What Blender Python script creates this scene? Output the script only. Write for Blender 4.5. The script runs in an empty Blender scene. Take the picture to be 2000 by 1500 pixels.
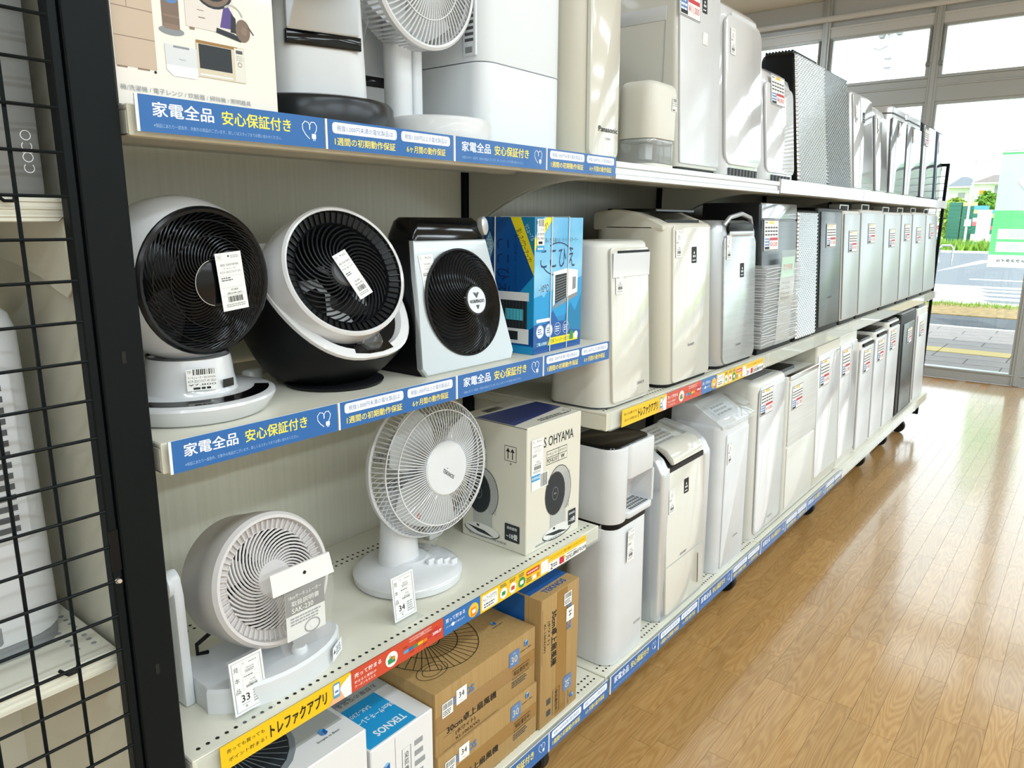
import bpy, bmesh, math, random
from mathutils import Vector, Matrix
random.seed(7)
S = 4.0/3.0            # lengths below are in shelf-bay units of 0.9; S brings a bay to its real 1.2 m
scn = bpy.context.scene
COL = scn.collection
R = math.radians

# ---------------------------------------------------------------- camera
cam_d = bpy.data.cameras.new('camera'); cam_d.sensor_width = 36.0; cam_d.lens = 36.0*1447.0/2000.0
cam_d.clip_start = 0.02; cam_d.clip_end = 400
cam = bpy.data.objects.new('camera', cam_d); COL.objects.link(cam)
right = Vector((0.6223697, -0.78269416, 0.00676862)); up = Vector((0.1649782, 0.13962807, 0.97636376)); back = Vector((-0.7651393, -0.60654255, 0.21602775))
mw = Matrix((right, up, back)).transposed().to_4x4(); mw.translation = Vector((0, 0, 1.21*S))
cam.matrix_world = mw
scn.camera = cam
# ---------------------------------------------------------------- sky, sun, ceiling lamps, exposure
w = bpy.data.worlds.new('sky'); scn.world = w; w.use_nodes = True
bg = w.node_tree.nodes['Background']; bg.inputs[0].default_value = (0.86, 0.94, 1.0, 1); bg.inputs[1].default_value = 2.1
sd = bpy.data.lights.new('sun', 'SUN'); sd.energy = 2.6; sd.angle = R(1.0); sd.color = (1, .97, .9)
so = bpy.data.objects.new('sun', sd); COL.objects.link(so); so.rotation_euler = (R(16), R(-32), 0)
def ceiling_lamp(x, y, lx, ly, p, name='ceiling_lamp'):
    d = bpy.data.lights.new(name, 'AREA'); d.shape = 'RECTANGLE'; d.size = lx*S; d.size_y = ly*S; d.energy = p; d.color = (.80, .92, 1.0)
    o = bpy.data.objects.new(name, d); COL.objects.link(o); o.location = (x*S, y*S, 2.90*S)
for ly, lp in ((-0.9, 23), (-2.4, 40), (-3.9, 56)):
    for lx in (-1.8, .2, 2.2, 4.2):
        ceiling_lamp(lx, ly, 1.6, .22, lp)
ceiling_lamp(1.0, 2.6, 4.0, .25, 40); ceiling_lamp(4.6, 2.6, 3.0, .25, 30)
scn.view_settings.view_transform = 'Standard'; scn.view_settings.look = 'None'; scn.view_settings.gamma = 1.0
scn.cycles.max_bounces = 8; scn.cycles.diffuse_bounces = 3; scn.cycles.transparent_max_bounces = 12
scn.view_settings.use_curve_mapping = False; scn.view_settings.exposure = 0.45

# ---------------------------------------------------------------- materials
def lin(h):
    h = h.lstrip('#'); v = [int(h[i:i+2], 16)/255 for i in (0, 2, 4)]
    return tuple((c/12.92 if c <= .04045 else ((c+.055)/1.055)**2.4) for c in v)+(1.0,)
MATS = {}
def mat(name, color='#ffffff', rough=.5, metal=0.0, coat=0.0, spec=.5, noise=None, bump=None, emit=0, alpha=1.0, trans=0.0, ior=1.45):
    m = bpy.data.materials.new(name); m.use_nodes = True
    nt = m.node_tree; b = nt.nodes['Principled BSDF']
    b.inputs['Base Color'].default_value = lin(color); b.inputs['Roughness'].default_value = rough; b.inputs['Metallic'].default_value = metal
    b.inputs['Coat Weight'].default_value = coat; b.inputs['Coat Roughness'].default_value = .06; b.inputs['Specular IOR Level'].default_value = spec
    b.inputs['Alpha'].default_value = alpha; b.inputs['Transmission Weight'].default_value = trans; b.inputs['IOR'].default_value = ior
    if emit: b.inputs['Emission Color'].default_value = lin(color); b.inputs['Emission Strength'].default_value = emit
    def coords(scale):
        tc = nt.nodes.new('ShaderNodeTexCoord'); mp = nt.nodes.new('ShaderNodeMapping'); mp.inputs['Scale'].default_value = scale
        nt.links.new(tc.outputs['Object'], mp.inputs[0]); return mp.outputs[0]
    if noise:                                   # (second colour, scale xyz, detail)
        c2, sc, det = noise
        n = nt.nodes.new('ShaderNodeTexNoise'); n.inputs['Scale'].default_value = 1; n.inputs['Detail'].default_value = det
        nt.links.new(coords(sc), n.inputs['Vector'])
        r = nt.nodes.new('ShaderNodeValToRGB'); r.color_ramp.elements[0].position = .35; r.color_ramp.elements[1].position = .65
        r.color_ramp.elements[0].color = lin(color); r.color_ramp.elements[1].color = lin(c2)
        nt.links.new(n.outputs['Fac'], r.inputs[0]); nt.links.new(r.outputs[0], b.inputs['Base Color'])
    if bump:                                    # (scale xyz, strength, distance)
        sc, st, di = bump
        n = nt.nodes.new('ShaderNodeTexNoise'); n.inputs['Scale'].default_value = 1; n.inputs['Detail'].default_value = 3
        nt.links.new(coords(sc), n.inputs['Vector'])
        bp = nt.nodes.new('ShaderNodeBump'); bp.inputs['Strength'].default_value = st; bp.inputs['Distance'].default_value = di
        nt.links.new(n.outputs['Fac'], bp.inputs['Height']); nt.links.new(bp.outputs[0], b.inputs['Normal'])
    MATS[name] = m; return m
def clear_mat(name, tint, gloss=.08, rough=.02, alpha_mix=None, power=3.0):
    """thin clear sheet: see-through, with a reflection that grows towards grazing angles"""
    m = bpy.data.materials.new(name); m.use_nodes = True; nt = m.node_tree; nt.nodes.clear()
    o = nt.nodes.new('ShaderNodeOutputMaterial'); t = nt.nodes.new('ShaderNodeBsdfTransparent'); t.inputs[0].default_value = lin(tint)
    g = nt.nodes.new('ShaderNodeBsdfGlossy'); g.inputs['Roughness'].default_value = rough; g.inputs[0].default_value = (1, 1, 1, 1)
    lw = nt.nodes.new('ShaderNodeLayerWeight'); lw.inputs[0].default_value = .5
    pw = nt.nodes.new('ShaderNodeMath'); pw.operation = 'POWER'; pw.inputs[1].default_value = 5.0; nt.links.new(lw.outputs['Facing'], pw.inputs[0])
    f = nt.nodes.new('ShaderNodeMath'); f.operation = 'MULTIPLY_ADD'; f.inputs[1].default_value = .90; f.inputs[2].default_value = .04; nt.links.new(pw.outputs[0], f.inputs[0])
    mx = nt.nodes.new('ShaderNodeMixShader'); nt.links.new(f.outputs[0], mx.inputs[0]); nt.links.new(t.outputs[0], mx.inputs[1]); nt.links.new(g.outputs[0], mx.inputs[2])
    out = mx.outputs[0]
    if alpha_mix:
        d = nt.nodes.new('ShaderNodeBsdfDiffuse'); d.inputs[0].default_value = (.85, .87, .87, 1)
        m2 = nt.nodes.new('ShaderNodeMixShader'); m2.inputs[0].default_value = alpha_mix; nt.links.new(out, m2.inputs[1]); nt.links.new(d.outputs[0], m2.inputs[2]); out = m2.outputs[0]
    nt.links.new(out, o.inputs[0]); MATS[name] = m; return m
M = lambda k: MATS[k] if isinstance(k, str) else k

# whites and plastics
mat('white', '#dfe1e3', .32, coat=.15, noise=('#dadcde', (9, 9, 9), 2))
mat('white_gloss', '#e0e1e3', .12, coat=.6)
mat('white_warm', '#dcdbd3', .30, coat=.3)
mat('cream_gloss', '#d9d6ca', .14, coat=.5)
mat('cream', '#d3cfc0', .35)
mat('ivory', '#e2e0d6', .4)
mat('grey_white', '#d9dcdf', .35)
mat('silver_paint', '#bcc0c4', .33, metal=.55)
mat('silver_light', '#d6d9db', .28, metal=.5)
mat('silver_front', '#c9cccd', .24, metal=.6, noise=('#bfc3c4', (3, 3, 60), 2))
mat('row_silver', '#b6bbbb', .32, metal=.35)
mat('row_side', '#c9c6be', .4)
mat('emboss_light', '#c4c8ca', .16, metal=.8)
mat('emboss_dark', '#94999c', .14, metal=.85)
mat('grey_plastic', '#8d9092', .45)
mat('dark_grey', '#4a4c4f', .4)
mat('black_gloss', '#07080a', .10, spec=.4)
mat('black', '#090a0c', .42, spec=.25)
mat('black_soft', '#101215', .55, spec=.3)
mat('charcoal', '#2b2e31', .25, metal=.4)
mat('steel_dark', '#5c6162', .28, metal=.7, noise=('#535859', (2, 2, 70), 2))
mat('post_black', '#0a1113', .5, spec=.18, bump=((300, 300, 300), .05, .0005))
mat('shelf_cream', '#e9e6d6', .36, noise=('#e4e1d0', (3, 3, 3), 2))
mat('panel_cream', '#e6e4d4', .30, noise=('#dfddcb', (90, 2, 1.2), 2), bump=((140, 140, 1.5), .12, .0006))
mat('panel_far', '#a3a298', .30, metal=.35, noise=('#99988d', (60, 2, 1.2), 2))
mat('plate_silver', '#c3c9cb', .30, metal=.55)
mat('card_light', '#dcc9a2', .6)
mat('hole', '#1b1a17', .8)
mat('chrome', '#d8dadc', .12, metal=1.0)
mat('paper', '#f1f1ee', .6)
mat('paper_print', '#efe9e0', .45, coat=.2)
mat('ink', '#16181a', .6)
mat('ink_soft', '#55585b', .6)
mat('ink_light', '#9a9c9e', .6)
mat('red_ink', '#c8323a', .5)
mat('blue_sign', '#2266ac', .38, coat=.25)
mat('sign_white', '#f4f6f8', .45)
mat('sign_yellow', '#ffe84a', .45)
mat('sign_pale', '#9fc0e2', .45)
mat('app_yellow', '#f0c413', .38, coat=.2)
mat('app_red', '#cf4526', .38, coat=.2)
mat('app_blue', '#1f6db5', .38, coat=.2)
mat('app_green', '#2f8f57', .4)
mat('app_orange', '#e58a1f', .4)
mat('skin', '#efb58c', .5)
mat('card_brown', '#b08f5c', .62, noise=('#a88754', (160, 160, 3), 2))
mat('card_brown_top', '#b08a4e', .62, noise=('#a6804a', (3, 160, 3), 2))
mat('card_tape', '#9a7338', .3, coat=.3)
mat('carton_white', '#e7e6e2', .42, coat=.15)
mat('carton_iris', '#e0ddcf', .38, coat=.2)
mat('carton_ridge', '#e8e7e6', .4)
mat('tek_blue', '#1f9cd8', .4, coat=.15)
mat('tek_deep', '#1d5fa8', .45)
mat('tape_navy', '#34427c', .35, coat=.3)
mat('label_blue', '#5a83b8', .5)
mat('box_blue', '#1a66ae', .28, coat=.4, noise=('#2f9fdc', (4, 4, 7), 3))
mat('box_blue_light', '#8fd0f0', .28, coat=.4, noise=('#4fa9de', (5, 5, 8), 3))
mat('box_blue_deep', '#14559e', .28, coat=.4)
mat('box_teal', '#0f7fb0', .3)
mat('box_yellow', '#f0e026', .35)
mat('navy', '#16305e', .4)
mat('cyan_glow_print', '#57c8de', .4)
mat('print_dark', '#232a30', .5)
mat('print_grey', '#8a9094', .5)
mat('print_mid', '#b9bbb6', .5)
mat('print_line', '#4a4d4d', .6)
mat('beige_print', '#c9b5a0', .5)
mat('beige_dark', '#8c7766', .5)
mat('purple', '#5a4a8c', .5)
mat('bronze_print', '#7d6a5c', .5)
mat('cable', '#e9e9e6', .4)
mat('alu', '#b9bdbd', .38, metal=.25)
mat('alu_dark', '#8c8d8a', .4, metal=.3)
mat('wall_white', '#e4e2da', .7, noise=('#dfddd5', (2, 2, 2), 2))
mat('ceiling_white', '#e8e6de', .8, noise=('#e3e1d9', (2, 2, 2), 2))
mat('caster_black', '#0e0f10', .5)
clear_mat('glass', '#fbfefd')
clear_mat('clear_plastic', '#fcfdfd', alpha_mix=.05)
clear_mat('rail_plastic', '#fafcfc', alpha_mix=.08)
clear_mat('bag_plastic', '#fbfcfc', alpha_mix=.09, rough=.12)
clear_mat('tank_plastic', '#eceeee', alpha_mix=.20)
clear_mat('wrap_film', '#f8f9f9', alpha_mix=.30, rough=.15)

# ---------------------------------------------------------------- mesh building
class MB:
    def __init__(s): s.v = []; s.f = []; s.m = []; s.cur = 0
    def _add(s, vs, fs):
        o = len(s.v); s.v += [tuple(p) for p in vs]; s.f += [tuple(i+o for i in f) for f in fs]; s.m += [s.cur]*len(fs); return s
    def box(s, x0, x1, y0, y1, z0, z1):
        v = [(x0,y0,z0),(x1,y0,z0),(x1,y1,z0),(x0,y1,z0),(x0,y0,z1),(x1,y0,z1),(x1,y1,z1),(x0,y1,z1)]
        return s._add(v, [(0,3,2,1),(4,5,6,7),(0,1,5,4),(1,2,6,5),(2,3,7,6),(3,0,4,7)])
    def loft(s, secs, cap0=True, cap1=True, closed=True):
        n = len(secs[0]); v = [p for q in secs for p in q]; f = []
        for k in range(len(secs)-1):
            for i in range(n if closed else n-1):
                j = (i+1) % n; f.append((k*n+i, k*n+j, (k+1)*n+j, (k+1)*n+i))
        if cap0: f.append(tuple(range(n-1, -1, -1)))
        if cap1: f.append(tuple((len(secs)-1)*n+i for i in range(n)))
        return s._add(v, f)
    def lathe(s, prof, seg=32, cap0=True, cap1=True):          # (r, z) about local z
        secs = [[(r*math.cos(2*math.pi*i/seg), r*math.sin(2*math.pi*i/seg), z) for i in range(seg)] for r, z in prof]
        return s.loft(secs, cap0, cap1)
    def tube(s, pts, r, seg=6, caps=True):
        P = [Vector(p) for p in pts]; secs = []; prev = None
        for i, p in enumerate(P):
            t = (P[min(i+1, len(P)-1)]-P[max(i-1, 0)]).normalized()
            if prev is None:
                a = Vector((0, 0, 1)) if abs(t.z) < .9 else Vector((1, 0, 0)); u = t.cross(a).normalized()
            else: u = (prev - t*prev.dot(t)).normalized()
            prev = u; q = t.cross(u)
            rr = r[i] if isinstance(r, (list, tuple)) else r
            secs.append([p+u*rr*math.cos(2*math.pi*k/seg)+q*rr*math.sin(2*math.pi*k/seg) for k in range(seg)])
        return s.loft(secs, caps, caps)
    def prism(s, poly, a0, a1, axis='x'):                      # poly in the two other axes, in order (y,z) / (x,z) / (x,y)
        mk = {'x': lambda p, a: (a, p[0], p[1]), 'y': lambda p, a: (p[0], a, p[1]), 'z': lambda p, a: (p[0], p[1], a)}[axis]
        return s.loft([[mk(p, a0) for p in poly], [mk(p, a1) for p in poly]])
    def xf(s, mtx, start=0):
        s.v[start:] = [tuple(mtx @ Vector(p)) for p in s.v[start:]]; return s
    def build(s, name, mats, parent=None, bev=None, smooth=True, angle=35, kind=None):
        if not isinstance(mats, (list, tuple)): mats = [mats]
        me = bpy.data.meshes.new(name)
        me.from_pydata([(a*S, b*S, c*S) for a, b, c in s.v], [], s.f)
        for k in mats: me.materials.append(M(k))
        if len(mats) > 1: me.polygons.foreach_set('material_index', s.m)
        bm = bmesh.new(); bm.from_mesh(me)
        if smooth or len(s.f) < 4000: bmesh.ops.recalc_face_normals(bm, faces=bm.faces)
        if bev:
            ed = [e for e in bm.edges if len(e.link_faces) == 2 and e.calc_face_angle(0) > R(28)]
            bmesh.ops.bevel(bm, geom=ed, offset=bev[0]*S, segments=bev[1], affect='EDGES', profile=.5, clamp_overlap=True)
        bm.to_mesh(me); bm.free()
        if smooth:
            me.polygons.foreach_set('use_smooth', [True]*len(me.polygons)); me.set_sharp_from_angle(angle=R(angle))
        o = bpy.data.objects.new(name, me); COL.objects.link(o)
        if parent is not None: o.parent = parent
        if kind: o['kind'] = kind
        return o
def tag(o, label, cat, group=None, kind=None):
    o['label'] = label
    if kind: o['kind'] = kind
    if cat: o['category'] = cat
    if group: o['group'] = group
    return o
def thing(name, label, cat, loc=(0, 0, 0), rz=0, group=None):
    o = bpy.data.objects.new(name, None); COL.objects.link(o); o.empty_display_size = .05
    o.location = Vector(loc)*S; o.rotation_euler = (0, 0, R(rz)); return tag(o, label, cat, group)
def struct(o, label=None):
    o['kind'] = 'structure'
    if label: o['label'] = label
    return o
def rrect(x0, x1, y0, y1, r, rb=None, n=5):
    """rounded rectangle, front (y0) corners radius r, back corners rb"""
    rb = r if rb is None else rb; out = []
    for cx, cy, rr, a0 in ((x1-r, y0+r, r, -90), (x1-rb, y1-rb, rb, 0), (x0+rb, y1-rb, rb, 90), (x0+r, y0+r, r, 180)):
        for k in range(n+1):
            a = R(a0+90*k/n); out.append((cx+rr*math.cos(a), cy+rr*math.sin(a)))
    return out
def body(mb, x0, x1, y0, y1, z0, z1, r=.02, rb=.01, e=.008, eb=.004, lean=0, n=5, taper=0, es=3):
    """rounded upright body: footprint corners r/rb, top edge rounding e, bottom eb, front leaning back by lean"""
    h = z1-z0; st = []
    if eb > 0: st += [(z0+eb*(1-math.cos(R(a))), eb*(1-math.sin(R(a)))) for a in (0, 45, 90)]
    else: st += [(z0, 0)]
    if e > 0: st += [(z1-e*(1-math.sin(R(90*k/es))), e*(1-math.cos(R(90*k/es)))) for k in range(es+1)]
    else: st += [(z1, 0)]
    secs = []
    for z, i in st:
        t = (z-z0)/h; ins = i+taper*t
        rr = max(r-i, .0015); rbb = max(rb-i, .0015)
        secs.append([(a, b, z) for a, b in rrect(x0+ins, x1-ins, y0+lean*t+i, y1-i, rr, rbb, n)])
    return mb.loft(secs)
def plate(mb, x0, x1, z0, z1, y, th, r=.01, lean=0, n=4):
    """upright rounded plate in the x-z plane, front at y, thickness th, leaning back"""
    q = rrect(x0, x1, z0, z1, r, r, n); zz = z1-z0
    A = [(a, y+th+lean*(b-z0)/zz, b) for a, b in q]; Bq = [(a, y+.0012+lean*(b-z0)/zz, b) for a, b in q]
    cx, cz = (x0+x1)/2, (z0+z1)/2; k = .0015
    C2 = [(a+(k if a < cx else -k), y+lean*(b-z0)/zz, b+(k if b < cz else -k)) for a, b in q]
    return mb.loft([A, Bq, C2])

# ---------------------------------------------------------------- flat print
_txt = {}
def glyphs(s):
    key = s
    if key not in _txt:
        c = bpy.data.curves.new('t', 'FONT'); c.body = s; c.size = 1; c.resolution_u = 2; c.align_x = 'LEFT'
        o = bpy.data.objects.new('t', c); COL.objects.link(o)
        dg = bpy.context.evaluated_depsgraph_get(); me = bpy.data.meshes.new_from_object(o.evaluated_get(dg))
        vs = [(v.co.x, v.co.y) for v in me.vertices]; fs = [tuple(p.vertices) for p in me.polygons]
        bpy.data.objects.remove(o); bpy.data.curves.remove(c); bpy.data.meshes.remove(me)
        if vs:
            x0 = min(v[0] for v in vs); x1 = max(v[0] for v in vs); y0 = min(v[1] for v in vs); y1 = max(v[1] for v in vs)
        else: x0 = y0 = 0; x1 = y1 = 1
        _txt[key] = (vs, fs, x0, x1, y0, y1)
    return _txt[key]
class Sheet:
    """flat print on a plane: origin O, unit right U, unit up V; later shapes lie on top of earlier ones"""
    def __init__(s, O, U=(1, 0, 0), V=(0, 0, 1), base=.0003, step=.000012):
        s.O = Vector(O); s.U = Vector(U).normalized(); s.V = Vector(V).normalized(); s.N = s.U.cross(s.V).normalized()
        s.mb = MB(); s.mats = []; s.k = 0; s.base = base; s.step = step
    def _p(s, u, v): return s.O+s.U*u+s.V*v+s.N*(s.base+s.k*s.step)
    def _m(s, m):
        if m not in s.mats: s.mats.append(m)
        s.mb.cur = s.mats.index(m)
    def poly(s, pts, m, hold=False):
        s._m(m); s.mb._add([s._p(*p) for p in pts], [tuple(range(len(pts)))])
        if not hold: s.k += 1
        return s
    def rect(s, u0, v0, u1, v1, m, hold=False): return s.poly([(u0, v0), (u1, v0), (u1, v1), (u0, v1)], m, hold)
    def rr(s, u0, v0, u1, v1, r, m): return s.poly(rrect(u0, u1, v0, v1, r, r, 3), m)
    def disc(s, cu, cv, ru, m, rv=None, n=24):
        rv = ru if rv is None else rv
        return s.poly([(cu+ru*math.cos(2*math.pi*i/n), cv+rv*math.sin(2*math.pi*i/n)) for i in range(n)], m)
    def line(s, pts, wd, m, closed=False):
        s._m(m); n = len(pts); L = []; Rr = []
        for i, p in enumerate(pts):
            a = pts[(i-1) % n] if closed or i > 0 else p; b = pts[(i+1) % n] if closed or i < n-1 else p
            t = Vector((b[0]-a[0], b[1]-a[1])); t = t.normalized() if t.length > 0 else Vector((1, 0)); q = Vector((-t.y, t.x))*wd/2
            L.append((p[0]+q.x, p[1]+q.y)); Rr.append((p[0]-q.x, p[1]-q.y))
        vs = [s._p(*p) for p in L]+[s._p(*p) for p in Rr]
        fs = [(i, n+i, n+(i+1) % n, (i+1) % n) for i in range(n if closed else n-1)]
        s.mb._add(vs, fs); s.k += 1; return s
    def frame(s, u0, v0, u1, v1, wd, m): return s.line([(u0, v0), (u1, v0), (u1, v1), (u0, v1)], wd, m, True)
    def ell(s, cu, cv, ru, rv, wd, m, a0=0, a1=360, n=28):
        return s.line([(cu+ru*math.cos(R(a0+(a1-a0)*i/n)), cv+rv*math.sin(R(a0+(a1-a0)*i/n))) for i in range(n+1)], wd, m)
    def text(s, st, cu, cv, h, m, w=None, rot=0, bold=0.012, align='c', mirror=False):
        """st centred (or left aligned) at cu,cv; h is the height of the ink; w the width of the ink if given"""
        vs, fs, x0, x1, y0, y1 = glyphs(st)
        if not vs: return s
        s._m(m); sc = h/(y1-y0); su = (w/(x1-x0)) if w else sc
        ox = (x0+x1)/2 if align == 'c' else x0; oy = (y0+y1)/2; c, d = math.cos(R(rot)), math.sin(R(rot))
        if mirror: su = -su
        for ex, ey in (((0, 0),) if bold < .008 else ((-bold, -bold*.6), (bold, -bold*.6), (0, bold*.8)) if bold < .02 else ((-bold, -bold), (bold, -bold), (-bold, bold), (bold, bold))):
            o = []
            for x, y in vs:
                a, b = (x-ox+ex)*su, (y-oy+ey)*sc; o.append(s._p(cu+a*c-b*d, cv+a*d+b*c))
            s.mb._add(o, fs); s.k += 1
        return s
    def barcode(s, u0, v0, u1, v1, m='ink', n=14, rnd=None):
        rn = rnd or random; x = u0; un = (u1-u0)/(n*2.0)
        while x < u1-un:
            wd = un*rn.choice((.6, 1, 1.5)); s.rect(x, v0, min(x+wd, u1), v1, m, True); x += wd+un*rn.choice((.6, 1, 1.2))
        s.k += 1; return s
    def bars(s, u0, v0, u1, v1, rows, m, fill=.5, gap=.25):
        """lines of print too small to read"""
        dv = (v1-v0)/rows
        for i in range(rows):
            y = v1-dv*(i+.5); x = u0; e = u0+(u1-u0)*random.uniform(.75, 1)
            while x < e:
                wd = min(dv*random.uniform(.6, 1.8), e-x); s.rect(x, y-dv*fill/2, x+wd, y+dv*fill/2, m, True); x += wd+dv*gap
        s.k += 1; return s
    def build(s, name, parent, label=None):
        o = s.mb.build(name, s.mats, parent, smooth=False)
        if label: o['label'] = label
        return o

# ================================================================ THE SETTING
def wood_mat():
    m = bpy.data.materials.new('oak_strip'); m.use_nodes = True; nt = m.node_tree; b = nt.nodes['Principled BSDF']
    N = nt.nodes.new; L = nt.links.new
    tc = N('ShaderNodeTexCoord'); oi = N('ShaderNodeObjectInfo'); mp = N('ShaderNodeMapping')
    mul = N('ShaderNodeMath'); mul.operation = 'MULTIPLY'; mul.inputs[1].default_value = 61.0; L(oi.outputs['Random'], mul.inputs[0])
    cmb = N('ShaderNodeCombineXYZ'); L(mul.outputs[0], cmb.inputs[0]); L(mul.outputs[0], cmb.inputs[1])
    add = N('ShaderNodeVectorMath'); add.operation = 'ADD'; L(tc.outputs['Object'], add.inputs[0]); L(cmb.outputs[0], add.inputs[1])
    mp.inputs['Scale'].default_value = (1.7, 13.0, 6.0); L(add.outputs[0], mp.inputs[0])
    n1 = N('ShaderNodeTexNoise'); n1.inputs['Scale'].default_value = 1.0; n1.inputs['Detail'].default_value = 1.5; L(mp.outputs[0], n1.inputs['Vector'])
    wv = N('ShaderNodeMath'); wv.operation = 'MULTIPLY'; wv.inputs[1].default_value = 105.0; L(n1.outputs['Fac'], wv.inputs[0])   # contour lines of the noise = flat-sawn grain
    sn = N('ShaderNodeMath'); sn.operation = 'SINE'; L(wv.outputs[0], sn.inputs[0])
    mp2 = N('ShaderNodeMapping'); mp2.inputs['Scale'].default_value = (12, 420, 40); L(add.outputs[0], mp2.inputs[0])
    n2 = N('ShaderNodeTexNoise'); n2.inputs['Scale'].default_value = 1.0; n2.inputs['Detail'].default_value = 3; L(mp2.outputs[0], n2.inputs['Vector'])
    s2 = N('ShaderNodeMath'); s2.operation = 'MULTIPLY_ADD'; s2.inputs[1].default_value = .095; L(sn.outputs[0], s2.inputs[0])
    n2s = N('ShaderNodeMath'); n2s.operation = 'MULTIPLY_ADD'; n2s.inputs[1].default_value = .55; n2s.inputs[2].default_value = .22; L(n2.outputs['Fac'], n2s.inputs[0]); L(n2s.outputs[0], s2.inputs[2])
    r = N('ShaderNodeValToRGB'); r.color_ramp.elements[0].position = .28; r.color_ramp.elements[1].position = .72
    r.color_ramp.elements[0].color = lin('#ab7d42'); r.color_ramp.elements[1].color = lin('#cda46a'); L(s2.outputs[0], r.inputs[0])
    hs = N('ShaderNodeHueSaturation'); L(r.outputs[0], hs.inputs['Color'])
    vr = N('ShaderNodeMapRange'); vr.inputs[3].default_value = .9; vr.inputs[4].default_value = 1.08; L(oi.outputs['Random'], vr.inputs[0]); L(vr.outputs[0], hs.inputs['Value'])
    L(hs.outputs[0], b.inputs['Base Color'])
    n3 = N('ShaderNodeTexNoise'); n3.inputs['Scale'].default_value = 5.0; n3.inputs['Detail'].default_value = 4; L(tc.outputs['Object'], n3.inputs['Vector'])
    rr = N('ShaderNodeMapRange'); rr.inputs[3].default_value = .30; rr.inputs[4].default_value = .42; L(n3.outputs['Fac'], rr.inputs[0]); L(rr.outputs[0], b.inputs['Roughness'])
    b.inputs['Coat Weight'].default_value = 1.0; b.inputs['Coat Roughness'].default_value = .13; b.inputs['Coat IOR'].default_value = 1.75
    MATS['oak_strip'] = m
wood_mat()
mat('oak_joint', '#a47a44', .5)
# floor slab and its oak strips
floor = struct(MB().box(-3.2, 6.69, -5.2, 5.2, -.05, -.0022).build('floor', 'oak_joint', smooth=False), 'light oak strip floor with glossy finish')
PW, PL = .0555, .37
pm = MB().box(.0004, PL-.0004, .0003, PW-.0003, -.0022, 0)
plank0 = pm.build('plank', 'oak_strip', floor, smooth=False)
plank_me = plank0.data; bpy.data.objects.remove(plank0)
stf = MB(); cand = []
rows = int(10.4/PW); rnd = random.Random(3)
for j in range(rows):
    y = -5.2+j*PW; off = rnd.uniform(0, PL)
    for i in range(-1, 28):
        x = -3.2+i*PL+off
        if x < -3.2 or x+PL > 6.69: continue
        vis = -.30 < y < 1.0 and x > .95 and y < 1.0 and (y > -.30+.07*(x-1))
        if vis: cand.append((x, y))
        if not vis: stf.box(x+.0004, x+PL-.0004, y+.0003, y+PW-.0003, -.0022, 0)
cand.sort()
for k, (x, y) in enumerate(cand):
    if k < 300:
        o = bpy.data.objects.new('plank', plank_me); COL.objects.link(o); o.parent = floor; o.location = (x*S, y*S, 0)
    else: stf.box(x+.0004, x+PL-.0004, y+.0003, y+PW-.0003, -.0022, 0)
stf.build('plank_field', 'oak_strip', floor, smooth=False, kind='stuff')
struct(MB().box(-3.2, 7.35, -5.2, 5.2, 2.97, 3.07).build('ceiling', 'ceiling_white', smooth=False), 'off-white shop ceiling')
struct(MB().box(-3.3, -3.2, -5.2, 5.2, -.05, 3.0).build('wall_left', 'wall_white', smooth=False), 'plain white shop wall')
struct(MB().box(-3.2, 6.7, -5.3, -5.2, -.05, 3.0).build('wall_back', 'wall_white', smooth=False), 'plain white shop wall')
struct(MB().box(-3.2, 6.7, 5.2, 5.3, -.05, 3.0).build('wall_far', 'wall_white', smooth=False), 'plain white shop wall')

# glazed shop front at the end of the aisle: posts, transom, sills, sashes, panes
XW = 6.69; PITCH = .815; POSTS = [.425+PITCH*k for k in range(-6, 6)]
fr = MB()
for y in POSTS:
    fr.box(XW-.005, XW+.075, y-.032, y+.032, 0, 2.97)
    fr.box(XW-.013, XW-.005, y-.014, y+.014, 0, 2.97)
fr.box(XW+.002, XW+.07, -4.6, 5.0, 2.115, 2.285); fr.box(XW-.004, XW+.002, -4.6, 5.0, 2.225, 2.238)
fr.box(XW+.002, XW+.07, -4.6, 5.0, 0, .075); fr.box(XW-.01, XW+.07, -4.6, 5.0, .075, .088)
wr = struct(fr.build('wall_right', 'alu', bev=(.002, 1)), 'aluminium framed glazed shop front')
hd = MB(); hd.box(XW+.004, XW+.06, -5.0, 5.0, 2.672, 2.745); hd.box(XW+.03, XW+.06, -5.0, 5.0, 2.745, 2.97); hd.box(XW-.002, XW+.03, -5.0, 5.0, 2.735, 2.752)
struct(hd.build('trim_1', 'grey_white', bev=(.002, 1)), 'pale grey head panel above the shop windows')
tb = MB().tube([(XW-.015, -4.9, 2.815), (XW-.015, 4.9, 2.815)], .024, 12)
struct(tb.build('trim_2', 'white_gloss'), 'white pipe along the head of the shop windows')
wn = 0
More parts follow.
